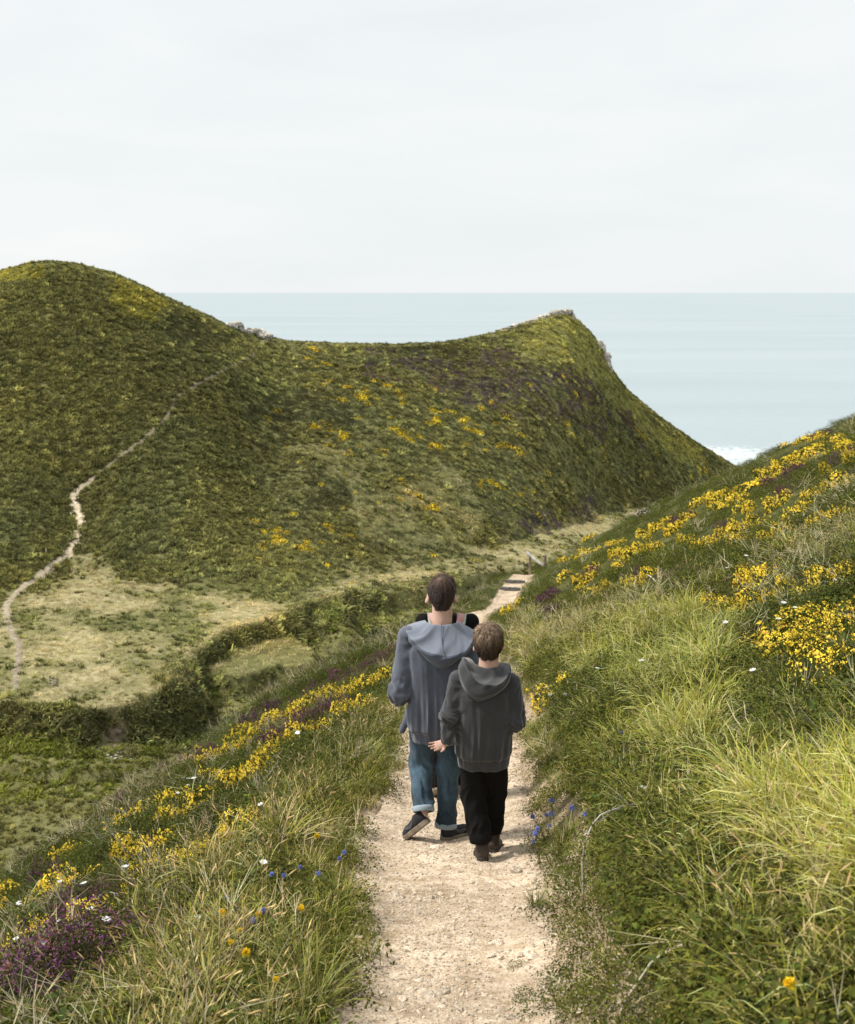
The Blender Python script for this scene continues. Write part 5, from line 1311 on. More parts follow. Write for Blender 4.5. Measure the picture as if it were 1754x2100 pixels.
def relax(V, Q, it=2, w=.5):
    e = np.concatenate([Q[:, [0, 1]], Q[:, [1, 2]], Q[:, [2, 3]], Q[:, [3, 0]]])
    for _ in range(it):
        s = np.zeros_like(V); n = np.zeros(len(V)); np.add.at(s, e[:, 0], V[e[:, 1]]); np.add.at(n, e[:, 0], 1); np.add.at(s, e[:, 1], V[e[:, 0]]); np.add.at(n, e[:, 1], 1)
        V = V * (1 - w) + w * s / np.maximum(n, 1)[:, None]
    return V
def normals(V, Q):
    f = np.cross(V[Q[:, 2]] - V[Q[:, 0]], V[Q[:, 3]] - V[Q[:, 1]]); n = np.zeros_like(V)
    for k in range(4): np.add.at(n, Q[:, k], f)
    return n / (np.linalg.norm(n, axis=1, keepdims=True) + 1e-12)
def piece(name, fn, lo, hi, h, mat, parent, fold=None, it=2, col=None):
    V, Q = surf(fn, lo, hi, h); V = relax(V, Q, it)
    if fold is not None: V = V + normals(V, Q) * fold(V)[:, None]
    return obj_np(name, V, Q, mat, parent, True, col=None if col is None else col(V))

def cloth_mat(name, c, var=.25, scale=9, rough=.9, weave=420, sheen=.25, attr=False, bump=.25, grain=.0):
    m, n, l, b = nodes_mat(name)
    tc = n.new('ShaderNodeTexCoord'); t = n.new('ShaderNodeTexNoise'); t.inputs['Scale'].default_value = scale; t.inputs['Detail'].default_value = 5
    t2 = n.new('ShaderNodeTexNoise'); t2.inputs['Scale'].default_value = weave; t2.inputs['Detail'].default_value = 3
    for q in (t, t2): l.new(tc.outputs['Object'], q.inputs['Vector'])
    r = ramp(n, [(.3, tuple(q * (1 - var) for q in c)), (.7, tuple(q * (1 + var) for q in c))]); l.new(t.outputs['Fac'], r.inputs['Fac'])
    src = r.outputs['Color']
    g = ramp(n, [(.3, (1 - grain,) * 3), (.7, (1 + grain,) * 3)]); l.new(t2.outputs['Fac'], g.inputs['Fac'])
    mx = n.new('ShaderNodeMixRGB'); mx.blend_type = 'MULTIPLY'; mx.inputs['Fac'].default_value = 1; l.new(src, mx.inputs['Color1']); l.new(g.outputs['Color'], mx.inputs['Color2']); src = mx.outputs['Color']
    if attr:
        a = n.new('ShaderNodeAttribute'); a.attribute_name = 'col'; m2 = n.new('ShaderNodeMixRGB'); m2.blend_type = 'MULTIPLY'; m2.inputs['Fac'].default_value = 1
        l.new(src, m2.inputs['Color1']); l.new(a.outputs['Color'], m2.inputs['Color2']); src = m2.outputs['Color']
    l.new(src, b.inputs['Base Color']); b.inputs['Roughness'].default_value = rough; b.inputs['Specular IOR Level'].default_value = .15; b.inputs['Sheen Weight'].default_value = sheen; b.inputs['Sheen Roughness'].default_value = .5
    bp = n.new('ShaderNodeBump'); bp.inputs['Strength'].default_value = bump; bp.inputs['Distance'].default_value = .003; l.new(t2.outputs['Fac'], bp.inputs['Height']); l.new(bp.outputs['Normal'], b.inputs['Normal'])
    return m
def skin_mat():
    m = noise_mat('skin', [(.3, (.50, .30, .23)), (.7, (.62, .41, .325))], scale=14, rough=.55, bump=.15, bscale=300, bdist=.001, spec=.35)
    b = m.node_tree.nodes['Principled BSDF']; b.inputs['Subsurface Weight'].default_value = .12; b.inputs['Subsurface Radius'].default_value = (.012, .005, .003)
    return m
M['skin'] = skin_mat()
M['hair'] = plant_mat('hair', 0, .55, instanced=False, spec=.3)
for nd in M['hair'].node_tree.nodes:
    if nd.type == 'MAP_RANGE': nd.inputs['To Min'].default_value = 1; nd.inputs['To Max'].default_value = 1
M['dark'] = noise_mat('eye', [(.4, (.03, .02, .015)), (.6, (.05, .04, .03))], scale=5, rough=.2, spec=.5)

class Head:
    """head frame: centre, scale, roll about y, pitch about x, turn about z"""
    def __init__(s, c, k=1.0, roll=0, pitch=0, turn=0):
        s.c, s.k = np.array(c, float), k
        s.M = np.array(Matrix.Rotation(turn, 3, 'Z') @ Matrix.Rotation(pitch, 3, 'X') @ Matrix.Rotation(roll, 3, 'Y'))
    def loc(s, P): return (P - s.c) @ s.M / s.k
    def glob(s, p): return s.c + s.k * (np.asarray(p, float) @ s.M.T)
    def sdf(s, P):
        q = s.loc(P)
        d = ell(q, (0, -.008, .03), (.077, .097, .088))
        d = smin(d, cone(q, (0, .035, -.02), (0, .055, -.085), .062, .034), .035)
        d = smin(d, cone(q, (0, -.035, -.02), (0, -.02, -.13), .058, .054), .03)                # nape
        d = smin(d, cone(q, (0, .098, .0), (0, .116, -.03), .008, .013), .012)                   # nose
        d = smin(d, cone(q, (-.022, .088, -.062), (.022, .088, -.062), .008, .008), .01)          # lips
        for e in (-1, 1):
            d = smin(d, ell(q, (e * .086, -.004, -.008), (.010, .021, .034), ry=e * .32, rz=e * -.6), .006)      # ear
            d = smin(d, ell(q, (e * .080, .004, -.036), (.008, .011, .014)), .006)
            d = -smin(-d, ell(q, (e * .092, .010, -.006), (.010, .012, .018)), .004)
            d = -smin(-d, ell(q, (e * .032, .104, .006), (.018, .018, .012)), .012)               # eye socket
        return d * s.k
def build_hair(head, parent, mat, c, top=None, n=5200, L=(.016, .034), thick=.010, line=None, seed=0, bald=0.0, lift=.35, width=.0016, swirl=(-.01, -.055, .11), fall=.9):
    """scalp shell plus short strands"""
    r = np.random.default_rng(seed)
    def region(q):     # > 0 on the hairy part of the skull (head frame)
        front = .060 - .55 * np.clip(q[:, 2] - .02, -.2, .05) * 0
        low = np.interp(q[:, 1], [-.2, -.05, -.02, .02, .05, .08, .12], [-.078, -.078, -.05, .015, .035, .085, .10])
        return q[:, 2] - low
    def fn(P):
        q = head.loc(P)
        d = ell(q, (0, -.010, .032), (.080 + thick * .55, .100 + thick * .5, .090 + thick))
        d = smin(d, cone(q, (0, -.045, -.01), (0, -.038, -.075), .058 + thick * .3, .050), .02)
        return np.maximum(d, -region(q) * .8) * head.k
    lo = head.c - .16; hi = head.c + .19
    V, Q = surf(fn, lo, hi, .0045); V = relax(V, Q, 2)
    q = head.loc(V); sw = np.array(swirl)
    dcrown = np.linalg.norm(q - sw, axis=1)
    def lock(qq):      # hair lies in locks that run away from the crown
        aw = qq - sw; dist = np.linalg.norm(aw, axis=1); an = np.arctan2(aw[:, 0], -aw[:, 1] - .3 * aw[:, 2])
        return fbm(an * 5.5 + 6 * dist, dist * 16, 2, 60 + seed) * .6 + .5 * fbm(an * 12, dist * 30 + an, 2, 63 + seed)
    lk = lock(q)
    V = V + normals(V, Q) * (np.clip(lk, -.6, .8) * thick * .55)[:, None]
    base = np.array(c)[None] * np.clip(1 + (.6 if bald else 1.1) * lk, .35, 2.0)[:, None]
    if top is not None:
        w0 = np.clip((q[:, 2] - .03) / .07, 0, 1)[:, None]; base = base * (1 - w0) + np.array(top)[None] * np.clip(.9 + 1.2 * lk, .3, 1.9)[:, None] * w0
    if bald: base = base + (bald * np.exp(-(dcrown / .05) ** 2))[:, None] * (np.array([.20, .115, .07]) - base)
    cap = obj_np('hair', V, Q, mat, parent, True, col=base)
    nm = normals(V, Q); rg = region(q)
    p = np.where(rg > .002, 1.0, .0) * (1 - bald * .9 * np.exp(-(dcrown / .042) ** 2)); p /= p.sum()
    k = r.choice(len(V), n, p=p)
    b = V[k] - nm[k] * .002; qn = q[k]; away = qn - sw; nl = nm[k] @ head.M
    t = away - (away * nl).sum(1, keepdims=True) * nl; t /= np.linalg.norm(t, axis=1, keepdims=True) + 1e-9
    t = t + np.array([0, 0, -fall]) * np.clip(1 - np.exp(-(np.linalg.norm(away, axis=1) / .06) ** 2), 0, 1)[:, None] + r.normal(0, .38, (n, 3)); t -= (t * nl).sum(1, keepdims=True) * nl; t /= np.linalg.norm(t, axis=1, keepdims=True) + 1e-9
    t = t @ head.M.T; ln = r.uniform(*L, n)[:, None] * np.where(rg[k] < .03, .6, 1)[:, None] * head.k; N0 = nm[k]
    P0 = b; P1 = b + (t * (1 - lift * .4) + N0 * lift) * ln * .55; P2 = P1 + (t - N0 * lift * .35) * ln * .5
    sd = np.cross(t, N0) * width
    Vs = np.stack([P0 - sd, P0 + sd, P1 - sd, P1 + sd, P2 - sd * .15, P2 + sd * .15], 1).reshape(-1, 3)
    i = np.arange(n) * 6; Qs = np.concatenate([np.stack([i, i + 1, i + 3, i + 2], 1), np.stack([i + 2, i + 3, i + 5, i + 4], 1)])
    cc = jitter(r, c, n, .45, .08); 
    if top is not None:
        w_ = np.clip((qn[:, 2] - .02) / .07, 0, 1)[:, None]; cc = cc * (1 - w_) + jitter(r, top, n, .4, .08) * w_
    cc = cc * np.clip(1 + 1.1 * lock(qn), .35, 2.0)[:, None]
    obj_np('strands', Vs, Qs, mat, cap, False, col=np.repeat(cc, 6, 0))['kind'] = 'stuff'
    return cap

def hand_sdf(P, wrist, ax, up, s=1.0, curl=.5, thumb=1):
    """palm, four fingers and a thumb; ax points along the fingers, up is the back of the hand"""
    ax = np.asarray(ax, float); ax /= np.linalg.norm(ax); up = np.asarray(up, float); up = up - (up @ ax) * ax; up /= np.linalg.norm(up); sd = np.cross(ax, up)
    w = np.asarray(wrist, float); d = cone(P, w, w + ax * .035 * s, .021 * s, .024 * s, up, 1.35)
    d = smin(d, cone(P, w + ax * .035 * s - sd * .016 * s, w + ax * .075 * s - sd * .022 * s, .017 * s, .014 * s, up, 1.15), .012)
    d = smin(d, cone(P, w + ax * .035 * s + sd * .016 * s, w + ax * .078 * s + sd * .022 * s, .017 * s, .014 * s, up, 1.15), .012)
    d = smin(d, cone(P, w + ax * .04 * s, w + ax * .08 * s, .020 * s, .016 * s, up, 1.2), .012)
    for f in range(4):
        o = (-1.5 + f) * .0185 * s; ln = (.062, .072, .068, .052)[f] * s; b = w + ax * (.08 - .004 * abs(f - 1.2)) * s + sd * o; a = 0.0; rr = .0082 * s; spread = sd * (-1.5 + f) * .07
        for j in range(3):
            a += curl * (.35, .6, .5)[j] * (1 + .18 * (f - 1.5)); e = b + (ax * math.cos(a) - up * math.sin(a) + spread) * ln * (.45, .32, .25)[j]
            d = smin(d, cone(P, b, e, rr, rr * .92), .004); b = e; rr *= .92
    b = w + ax * .02 * s - sd * thumb * .018 * s; m_ = b + (ax * .55 - sd * thumb * .75 - up * .25) * .036 * s; e = m_ + (ax * .85 - sd * thumb * .35 - up * .3) * .028 * s
    d = smin(d, cone(P, b, m_, .0125 * s, .010 * s), .010); d = smin(d, cone(P, m_, e, .010 * s, .0082 * s), .004)
    return d

def foot_sdf(q, s=1.0):
    """shoe upper in its own frame: heel at the origin, toes along +y"""
    q = q / s
    d = ell(q, (0, .045, .055), (.038, .050, .052))
    d = smin(d, cone(q, (0, .06, .058), (.003, .2, .036), .041, .034), .03)
    d = smin(d, ell(q, (.004, .225, .034), (.046, .058, .034)), .03)
    return np.maximum(d, .014 - q[:, 2]) * s
def sole_sdf(q, s=1.0, th=.032, heel=0.0):
    q = q / s; p2 = q.copy(); p2[:, 2] = 0
    d = smin(cone(p2, (0, .042, 0), (.002, .12, 0), .041, .038), cone(p2, (.002, .12, 0), (.005, .232, 0), .040, .052), .02)
    z0 = 0.0 if not heel else np.where((q[:, 1] > .09) & (q[:, 1] < .13), heel, 0.0)
    dz = np.maximum(z0 - q[:, 2], q[:, 2] - th)
    e = np.stack([d, dz], 1); return (np.minimum(e.max(1), 0) + np.linalg.norm(np.maximum(e, 0), axis=1) - .002) * s

def frame(loc, turn=0.0, pitch=0.0, roll=0.0):
    Mx = Matrix.Rotation(turn, 3, 'Z') @ Matrix.Rotation(pitch, 3, 'X') @ Matrix.Rotation(roll, 3, 'Y'); return np.array(loc, float), np.array(Mx)
def shoe(name, parent, fr, s, mat, sole_mat, boot=False, label=None):
    loc, Mx = fr
    def tf(V): return loc + V @ Mx.T
    def up(q):
        d = foot_sdf(q, s)
        if boot:
            d = smin(d, cone(q / s, (0, .05, .06), (0, .052, .185), .044, .052) * s, .02)
            d = np.maximum(d, (q[:, 2] - .185 * s))
        else:
            d = np.maximum(d, -(ell(q / s, (0, .048, .115), (.030, .046, .030)) * s))
        return d
    V, Q = surf(up, (-.08 * s, -.03, -.01), (.08 * s, .32 * s, .24 * s), .005); V = relax(V, Q, 1)
    cr = np.exp(-((V[:, 1] - .17 * s) / .05) ** 2) * .0016 * np.sin(V[:, 1] * 320); V = V + normals(V, Q) * cr[:, None]
    o = obj_np(name, tf(V), Q, mat, parent)
    V, Q = surf(lambda q: sole_sdf(q, s, .030 if not boot else .026, .010 if boot else 0), (-.09 * s, -.03, -.02), (.09 * s, .32 * s, .06 * s), .005); V = relax(V, Q, 1)
    obj_np('sole', tf(V), Q, sole_mat, o)
    return o, tf

def ridge(x, y, o=2, s=0):
    return 1 - 2.6 * np.abs(fbm(x, y, o, s)) ** .8

def hood_loft(parent, N, I, Rm, O, T, mat, lining, seed=0, amp=.006, dz=0.0, sx=1.0):
    """draped hood: neckline, inner slope, rim, outer bulge and the line where it lies on the back"""
    def res(c, n=64):
        c = np.asarray(c, float) * (sx, 1, 1) + (0, 0, dz); t = np.r_[0, np.cumsum(np.linalg.norm(np.diff(c, axis=0), axis=1))]; t /= t[-1]; u = np.linspace(0, 1, n)
        o = np.stack([np.interp(u, t, c[:, k]) for k in range(3)], 1)
        for _ in range(14): o[1:-1] = .25 * o[:-2] + .5 * o[1:-1] + .25 * o[2:]
        return o
    N, I, Rm, O, T = [res(c) for c in (N, I, Rm, O, T)]; I[:, 2] -= (.006 if seed == 1 else .016) * np.sin(np.pi * np.linspace(0, 1, len(I))); I[:, 1] += (.004 if seed == 1 else .010) * np.sin(np.pi * np.linspace(0, 1, len(I)))
    rows = []
    def seg(a, b, n, e=0): 
        for k in range(n): rows.append(a + (b - a) * (k / n))
    inn = N * .0 + N; dn = N.copy(); dn[:, 2] -= .03
    seg(dn, N, 3); seg(N, I, 7); seg(I, Rm, 7); 
    out = Rm + (Rm - I) / (np.linalg.norm(Rm - I, axis=1, keepdims=True) + 1e-9) * .010; lo_ = out.copy(); lo_[:, 2] -= .016
    seg(Rm, out, 2); seg(out, lo_, 3); seg(lo_, O, 7); seg(O, T, 7); rows.append(T)
    V = np.array(rows); nr, nc = V.shape[:2]
    for _ in range(3): V[1:-1] = .2 * V[:-2] + .6 * V[1:-1] + .2 * V[2:]
    u = np.linspace(0, 1, nc)[None, :]; w = np.linspace(0, 1, nr)[:, None]
    n_ = .6 * ridge(u * 7 + w * 2.5, w * 1.6 + seed, 2, 7 + seed) + .5 * fbm(u * 9 + w * 3, w * 3 + seed, 3, 7 + seed); Vf = V.reshape(-1, 3); Q = grid_faces(nr, nc); nm = normals(Vf, Q)
    if nm[nr // 2 * nc + nc // 2, 1] > 0: Q = Q[:, ::-1]; nm = -nm
    fade = np.minimum(1, np.minimum(u, 1 - u) * 8) * np.sin(np.pi * np.clip(w, 0, 1)) 
    Vf = Vf + nm * (amp * n_ * fade).ravel()[:, None]
    # stitched hem beside the rim: a fine row of puckers
    ro = np.zeros((nr, nc)); ro[19:22] = .0012 * np.sin(u * 260); Vf = Vf + nm * ro.ravel()[:, None]
    o = obj_np('hood', Vf, Q, None, parent, True, mats=[mat, lining], midx=np.where(np.repeat(np.arange(nr - 1), nc - 1) < 18, 1, 0)); 
    return o

def arm_fold(V, joints, amp=.006, rate=16):
    """creases across a sleeve, strongest at the elbow"""
    out = np.zeros(len(V))
    a, b, c = [np.asarray(j, float) for j in joints]
    for p, q in ((a, b), (b, c)):
        d = q - p; L = np.linalg.norm(d); t = ((V - p) @ d) / (L * L); rad = np.linalg.norm(V - p - np.clip(t, 0, 1)[:, None] * d, axis=1)
        m = np.exp(-(np.maximum(rad - .075, 0) / .02) ** 2) * ((t > -.1) & (t < 1.15))
        ang = np.arctan2(V[:, 1] - (p[1] + d[1] * t), V[:, 0] - (p[0] + d[0] * t))
        out += m * amp * (.6 * ridge(t * L * rate * .7 + np.sin(ang) * .9, ang * .8, 2, 12) + .5 * fbm(t * L * rate, ang, 2, 13)) * (.5 + 1.1 * np.exp(-((t * L - (L if p is a else 0)) / .11) ** 2))
    return out

def place(X, Y): return (X, Y, float(path_h(X, Y)) + .006)

# =============================== the man in the blue grey hoodie
M['hoodie_blue'] = cloth_mat('faded_blue_fleece', (.092, .102, .132), .16, 5, grain=.25, sheen=.35)
M['lining_blue'] = cloth_mat('pale_fleece_lining', (.175, .198, .245), .18, 7, grain=.22, sheen=.4)
M['rib_blue'] = cloth_mat('ribbed_hem', (.105, .115, .15), .12, 8, grain=.2)
M['denim'] = cloth_mat('denim', (.040, .066, .090), .5, 7, grain=.35, sheen=.1, attr=True)
M['denim_in'] = cloth_mat('denim_cuff', (.24, .30, .345), .15, 12, grain=.2)
M['sneaker'] = cloth_mat('dark_canvas', (.022, .023, .027), .2, 14, rough=.8, sheen=.1)
M['gum'] = noise_mat('worn_rubber_sole', [(.3, (.13, .105, .08)), (.55, (.23, .19, .145)), (.75, (.32, .27, .21))], scale=18, rough=.8, bump=.3)
M['swoosh'] = cloth_mat('shoe_mark', (.085, .088, .10), .1, 20, rough=.6, sheen=0)

mx0, my0 = .055, 7.38
man = link(bpy.data.objects.new('person', None)); man.location = place(mx0, my0)
tag(man, 'man in faded blue grey hoodie and rolled jeans walking away down the path', 'person')
hd = Head((.035, .045, 1.662), 1.06, 0, R(-10), R(4))
sL, eL, hL = v3(-.180, 0, 1.425), v3(-.240, -.045, 1.03), v3(-.135, .19, .975)
sR, eR, hR = v3(.198, .01, 1.392), v3(.255, -.03, 1.03), v3(.165, .19, .975)
hpL, knL, anL = v3(-.085, .0, .86), v3(-.100, .045, .51), v3(-.080, -.125, .242)
hpR, knR, anR = v3(.095, .0, .86), v3(.090, .03, .47), v3(.068, -.035, .09)
def man_body(P):
    d = hd.sdf(P)
    d = smin(d, cone(P, (.045, .02, 1.58), (.035, -.015, 1.44), .057, .066), .03)
    d = smin(d, rings(P, [(.84, .005, 0, .14, .09), (1.0, .005, 0, .13, .085), (1.2, .01, 0, .15, .095), (1.40, .015, -.01, .15, .08), (1.46, .02, -.01, .08, .06)]), .04)
    for s_, e_, h_ in ((sL, eL, hL), (sR, eR, hR)):
        d = smin(d, cone(P, s_, e_, .045, .038), .02); d = smin(d, cone(P, e_, h_, .038, .025), .01)
    d = np.minimum(d, hand_sdf(P, hL, (.55, .75, -.15), (0, .3, 1), 1.05, .7, -1)); d = np.minimum(d, hand_sdf(P, hR, (-.55, .75, -.15), (0, .3, 1), 1.05, .7, 1))
    for h_, k_, a_ in ((hpL, knL, anL), (hpR, knR, anR)):
        d = smin(d, cone(P, h_, k_, .065, .048), .03); d = smin(d, cone(P, k_, a_, .045, .032), .015); d = smin(d, cone(P, a_ - v3(0, .02, .02), a_ + v3(0, .05, -.04), .028, .025), .01)
    return d
piece('body', man_body, (-.36, -.28, .0), (.40, .40, 1.80), .0055, M['skin'], man)
build_hair(hd, man, M['hair'], (.040, .024, .017), (.060, .036, .024), 6500, (.010, .020), .005, seed=1, bald=.7, lift=.6)
def man_top(P):
    d = rings(P, [(.695, .01, .0, .168, .112), (.745, .01, .0, .172, .116), (.79, .005, -.004, .192, .132), (.90, .005, -.004, .192, .130), (1.05, .008, -.004, .190, .128), (1.20, .01, -.006, .197, .130), (1.34, .01, -.008, .197, .122), (1.41, .012, -.004, .168, .086), (1.455, .02, -.002, .112, .062), (1.485, .03, -.005, .085, .062)], 2.4)
    for s_, e_, h_ in ((sL, eL, hL), (sR, eR, hR)):
        d = smin(d, cone(P, s_ + v3(0, 0, -.012), e_, .066, .063), .014); d = smin(d, cone(P, e_, h_, .066, .048), .012)
    d = smin(d, cone(P, (-.15, .07, .93), (-.225, .03, .745), .03, .022, (.75, .4, 0), 1.0), .02)                  # open front edge swinging out
    return np.where(P[:, 2] < .695, np.maximum(d, .695 - P[:, 2]), d)
def man_fold(V):
    x, y, z = V.T; ang = np.arctan2(x, -y)
    tor = sstep(.215, .17, np.abs(x - .01))
    f = tor * (.010 * fbm(ang * 2.6 + .4 * z, z * 1.6, 3, 3) + .013 * ridge(ang * 4.2 + .6 * z, z * .9, 2, 5) * np.exp(-((z - .86) / .16) ** 2) + .009 * ridge((x + .7 * z) * 6, (x - z) * 2.2, 2, 6) * sstep(.95, 1.2, z))
    f = f + .0012 * np.sin(ang * 130) * (z < .755)                                                              # ribbing
    f = f - .004 * np.exp(-((z - .762) / .008) ** 2) * tor
    return f + arm_fold(V, (sL, eL, hL), .016) + arm_fold(V, (sR, eR, hR), .016)
hood_p = piece('hoodie', man_top, (-.38, -.26, .66), (.42, .36, 1.53), .007, M['hoodie_blue'], man, man_fold, 2)
hood_loft(hood_p, [(-.065, .07, 1.455), (-.062, .0, 1.468), (-.035, -.058, 1.472), (.035, -.078, 1.472), (.105, -.058, 1.470), (.140, .0, 1.462), (.145, .07, 1.45)],
          [(-.12, .06, 1.445), (-.13, -.03, 1.44), (-.09, -.105, 1.405), (.02, -.132, 1.375), (.12, -.118, 1.385), (.185, -.05, 1.42), (.20, .05, 1.42)],
          [(-.185, .055, 1.425), (-.200, -.045, 1.425), (-.155, -.130, 1.375), (-.06, -.178, 1.312), (.07, -.190, 1.285), (.185, -.158, 1.302), (.245, -.075, 1.375), (.24, .04, 1.40)],
          [(-.185, .05, 1.40), (-.195, -.05, 1.40), (-.14, -.140, 1.335), (-.05, -.176, 1.262), (.05, -.180, 1.225), (.15, -.166, 1.258), (.225, -.10, 1.33), (.235, .03, 1.37)],
          [(-.18, .045, 1.38), (-.18, -.05, 1.375), (-.115, -.118, 1.30), (-.035, -.142, 1.22), (.035, -.145, 1.175), (.12, -.138, 1.215), (.195, -.09, 1.30), (.22, .03, 1.34)], M['hoodie_blue'], M['lining_blue'], 1, .020, .045)
acc = Acc(); tube(acc, [(.036, -.080, 1.519), (.034, -.108, 1.470), (.036, -.136, 1.424), (.046, -.171, 1.371), (.052, -.198, 1.337)], .0026, (.6, .6, .6), 5)
obj_np('hood_seam', np.concatenate(acc.V), np.concatenate(acc.Q), M['hoodie_blue'], hood_p)
def legs_sdf(P, hips, legs, cuff=.0, top=None):
    d = rings(P, top, 2.3)
    for h_, k_, a_, r0, r1, r2 in legs:
        d = smin(d, cone(P, h_ - v3(0, 0, .03), k_, r0, r1), .03); d = smin(d, cone(P, k_, a_, r1, r2), .012)
    return d
def man_jeans(P):
    d = legs_sdf(P, None, [(hpL, knL, anL, .094, .073, .062), (hpR, knR, anR, .094, .073, .062)], 0, [(.78, .005, .0, .155, .10), (.88, .005, 0, .160, .108), (.96, .005, 0, .15, .10)])
    for a_, k_ in ((anL, knL), (anR, knR)):
        ax = (a_ - k_) / np.linalg.norm(a_ - k_); d = np.maximum(d, np.where(np.linalg.norm(P - a_, axis=1) < .14, (P - a_) @ ax - .004, -1))
    return d
def leg_fold(V, legs, amp=.008, seed=0):
    f = np.zeros(len(V))
    for h_, k_, a_ in legs:
        ax = np.where(V[:, 2] > k_[2], 0, 1)
        tz = np.clip((V[:, 2] - a_[2]) / (h_[2] - a_[2]), 0, 1); cx = np.interp(V[:, 2], [a_[2], k_[2], h_[2]], [a_[0], k_[0], h_[0]]); cy = np.interp(V[:, 2], [a_[2], k_[2], h_[2]], [a_[1], k_[1], h_[1]])
        ang = np.arctan2(V[:, 0] - cx, V[:, 1] - cy); m = np.exp(-(np.maximum(np.hypot(V[:, 0] - cx, V[:, 1] - cy) - .1, 0) / .02) ** 2)
        w = .45 + .9 * np.exp(-((V[:, 2] - k_[2] - .02) / .09) ** 2) + .9 * np.exp(-((V[:, 2] - a_[2] - .06) / .07) ** 2)
        f += m * amp * w * (.55 * ridge(V[:, 2] * 10 + np.sin(ang + seed) * 1.3, ang * .7, 2, 14 + seed) + .5 * fbm(V[:, 2] * 15 + np.sin(ang) * 1.1, ang * .9, 2, 15 + seed))
    return f
def denim_col(V):
    x, y, z = V.T; fade = .75 + .9 * np.exp(-((z - .52) / .16) ** 2) * sstep(.1, -.05, y) + .35 * fbm(z * 16 + x * 6, x * 8, 3, 19)
    fade = fade * np.where(z > .66, .5 + .5 * sstep(.80, .62, z), 1); return np.clip(np.repeat(fade[:, None], 3, 1), .3, 2) * np.array([1.0, 1.0, 1.0])
jn = piece('jeans', man_jeans, (-.24, -.24, .02), (.26, .22, .98), .006, M['denim'], man, lambda V: leg_fold(V, ((hpL, knL, anL), (hpR, knR, anR)), .016), 2, denim_col)
def cuff(a_, k_, rad, h, mat, par, name='cuff'):
    ax = (a_ - k_) / np.linalg.norm(a_ - k_); ref = np.cross(ax, (0, 1, 0)); ref /= np.linalg.norm(ref); b = np.cross(ax, ref); n = 40; ph = np.arange(n) * 2 * np.pi / n; rr = np.random.default_rng(3)
    rows = []
    for q, ra in ((-h, rad * .97), (-h * .95, rad + .006), (-h * .5, rad + .008), (0, rad + .007), (.006, rad + .003), (.004, rad - .008)):
        w = ra * (1 + .03 * np.sin(ph * 3 + q * 60)); rows.append(a_ + ax * q + w[:, None] * (np.cos(ph)[:, None] * ref + np.sin(ph)[:, None] * b))
    V = np.array(rows).reshape(-1, 3); i = np.arange(6 * n).reshape(6, n); j = np.roll(i, -1, 1); Q = np.stack([i[:-1].ravel(), i[1:].ravel(), j[1:].ravel(), j[:-1].ravel()], 1)
    return obj_np(name, V, Q, mat, par)
cuff(anL, knL, .066, .034, M['denim_in'], jn); cuff(anR, knR, .068, .030, M['denim_in'], jn)
def swoosh(o, tf, side, s):
    """curved tick on the shoe's side"""
    t = np.linspace(0, 1, 16); yy = (.075 + .125 * t) * s; zc = (.046 + .034 * (1 - t) ** 1.1 - .030 * np.exp(-((t - .55) / .3) ** 2) * 0 + .012 * t - .024 * np.sin(np.pi * np.clip(t * 1.1, 0, 1)) * .6) * s; th = (.003 + .0095 * np.sin(np.pi * np.clip(t * .92 + .08, 0, 1)) ** 1.3) * s * np.clip(1.2 - .5 * (1 - t), 0, 1)
    V = []
    for y_, z_, h_ in zip(yy, zc, th):
        for zz_ in (z_ + h_, z_ - h_):
            p = np.array([[side * .09 * s, y_, zz_]])
            for _ in range(30): p[0, 0] -= side * float(foot_sdf(p, s)[0]) * .8
            V.append(p[0] + (side * .0022, 0, 0))
    V = np.array(V); k = np.arange(15) * 2; Q = np.stack([k, k + 1, k + 3, k + 2], 1); obj_np('side_mark', tf(V), Q, M['swoosh'], o)
gz = lambda dx, dy: float(path_h(mx0 + dx, my0 + dy)) - float(path_h(mx0, my0))
o, tf = shoe('shoe', man, frame((-.045, -.185, .190), R(44), R(-43), R(-8)), 1.02, M['sneaker'], M['gum']); swoosh(o, tf, -1, 1.02)
o, tf = shoe('shoe', man, frame((.042, -.100, gz(.06, 0) + .02), R(-42), R(-8)), 1.02, M['sneaker'], M['gum']); swoosh(o, tf, 1, 1.02)

# =============================== the boy in charcoal
M['hoodie_grey'] = cloth_mat('charcoal_sweat_cloth', (.040, .041, .044), .14, 6, grain=.35, sheen=.35)
M['lining_grey'] = cloth_mat('charcoal_hood_lining', (.060, .061, .065), .14, 8, grain=.3, sheen=.4)
M['black'] = cloth_mat('black_cotton', (.006, .0055, .0055), .2, 8, grain=.2, sheen=.0)
M['leather'] = noise_mat('brown_leather', [(.3, (.030, .021, .018)), (.6, (.056, .038, .031)), (.8, (.095, .068, .054))], scale=16, rough=.5, bump=.25, bscale=60, bdist=.003, spec=.4)
M['bootsole'] = noise_mat('dark_boot_sole', [(.3, (.025, .022, .02)), (.6, (.05, .045, .04)), (.8, (.14, .12, .09))], scale=22, rough=.8, bump=.3)
M['cream'] = noise_mat('cream_tape', [(.3, (.55, .52, .42)), (.7, (.70, .67, .56))], scale=30, rough=.8)
bx0, by0 = .345, 6.86
boy = link(bpy.data.objects.new('person', None)); boy.location = place(bx0, by0)
tag(boy, 'boy in charcoal hoodie, black trousers and brown boots with one hand held out behind', 'person')
hb = Head((.030, .03, 1.378), .975, R(-5), R(-4), R(-8))
sL2, eL2, hL2 = v3(-.150, 0, 1.175), v3(-.200, -.035, .945), v3(-.228, -.075, .785)
sR2, eR2, hR2 = v3(.160, 0, 1.155), v3(.202, -.035, .905), v3(.135, .16, .90)
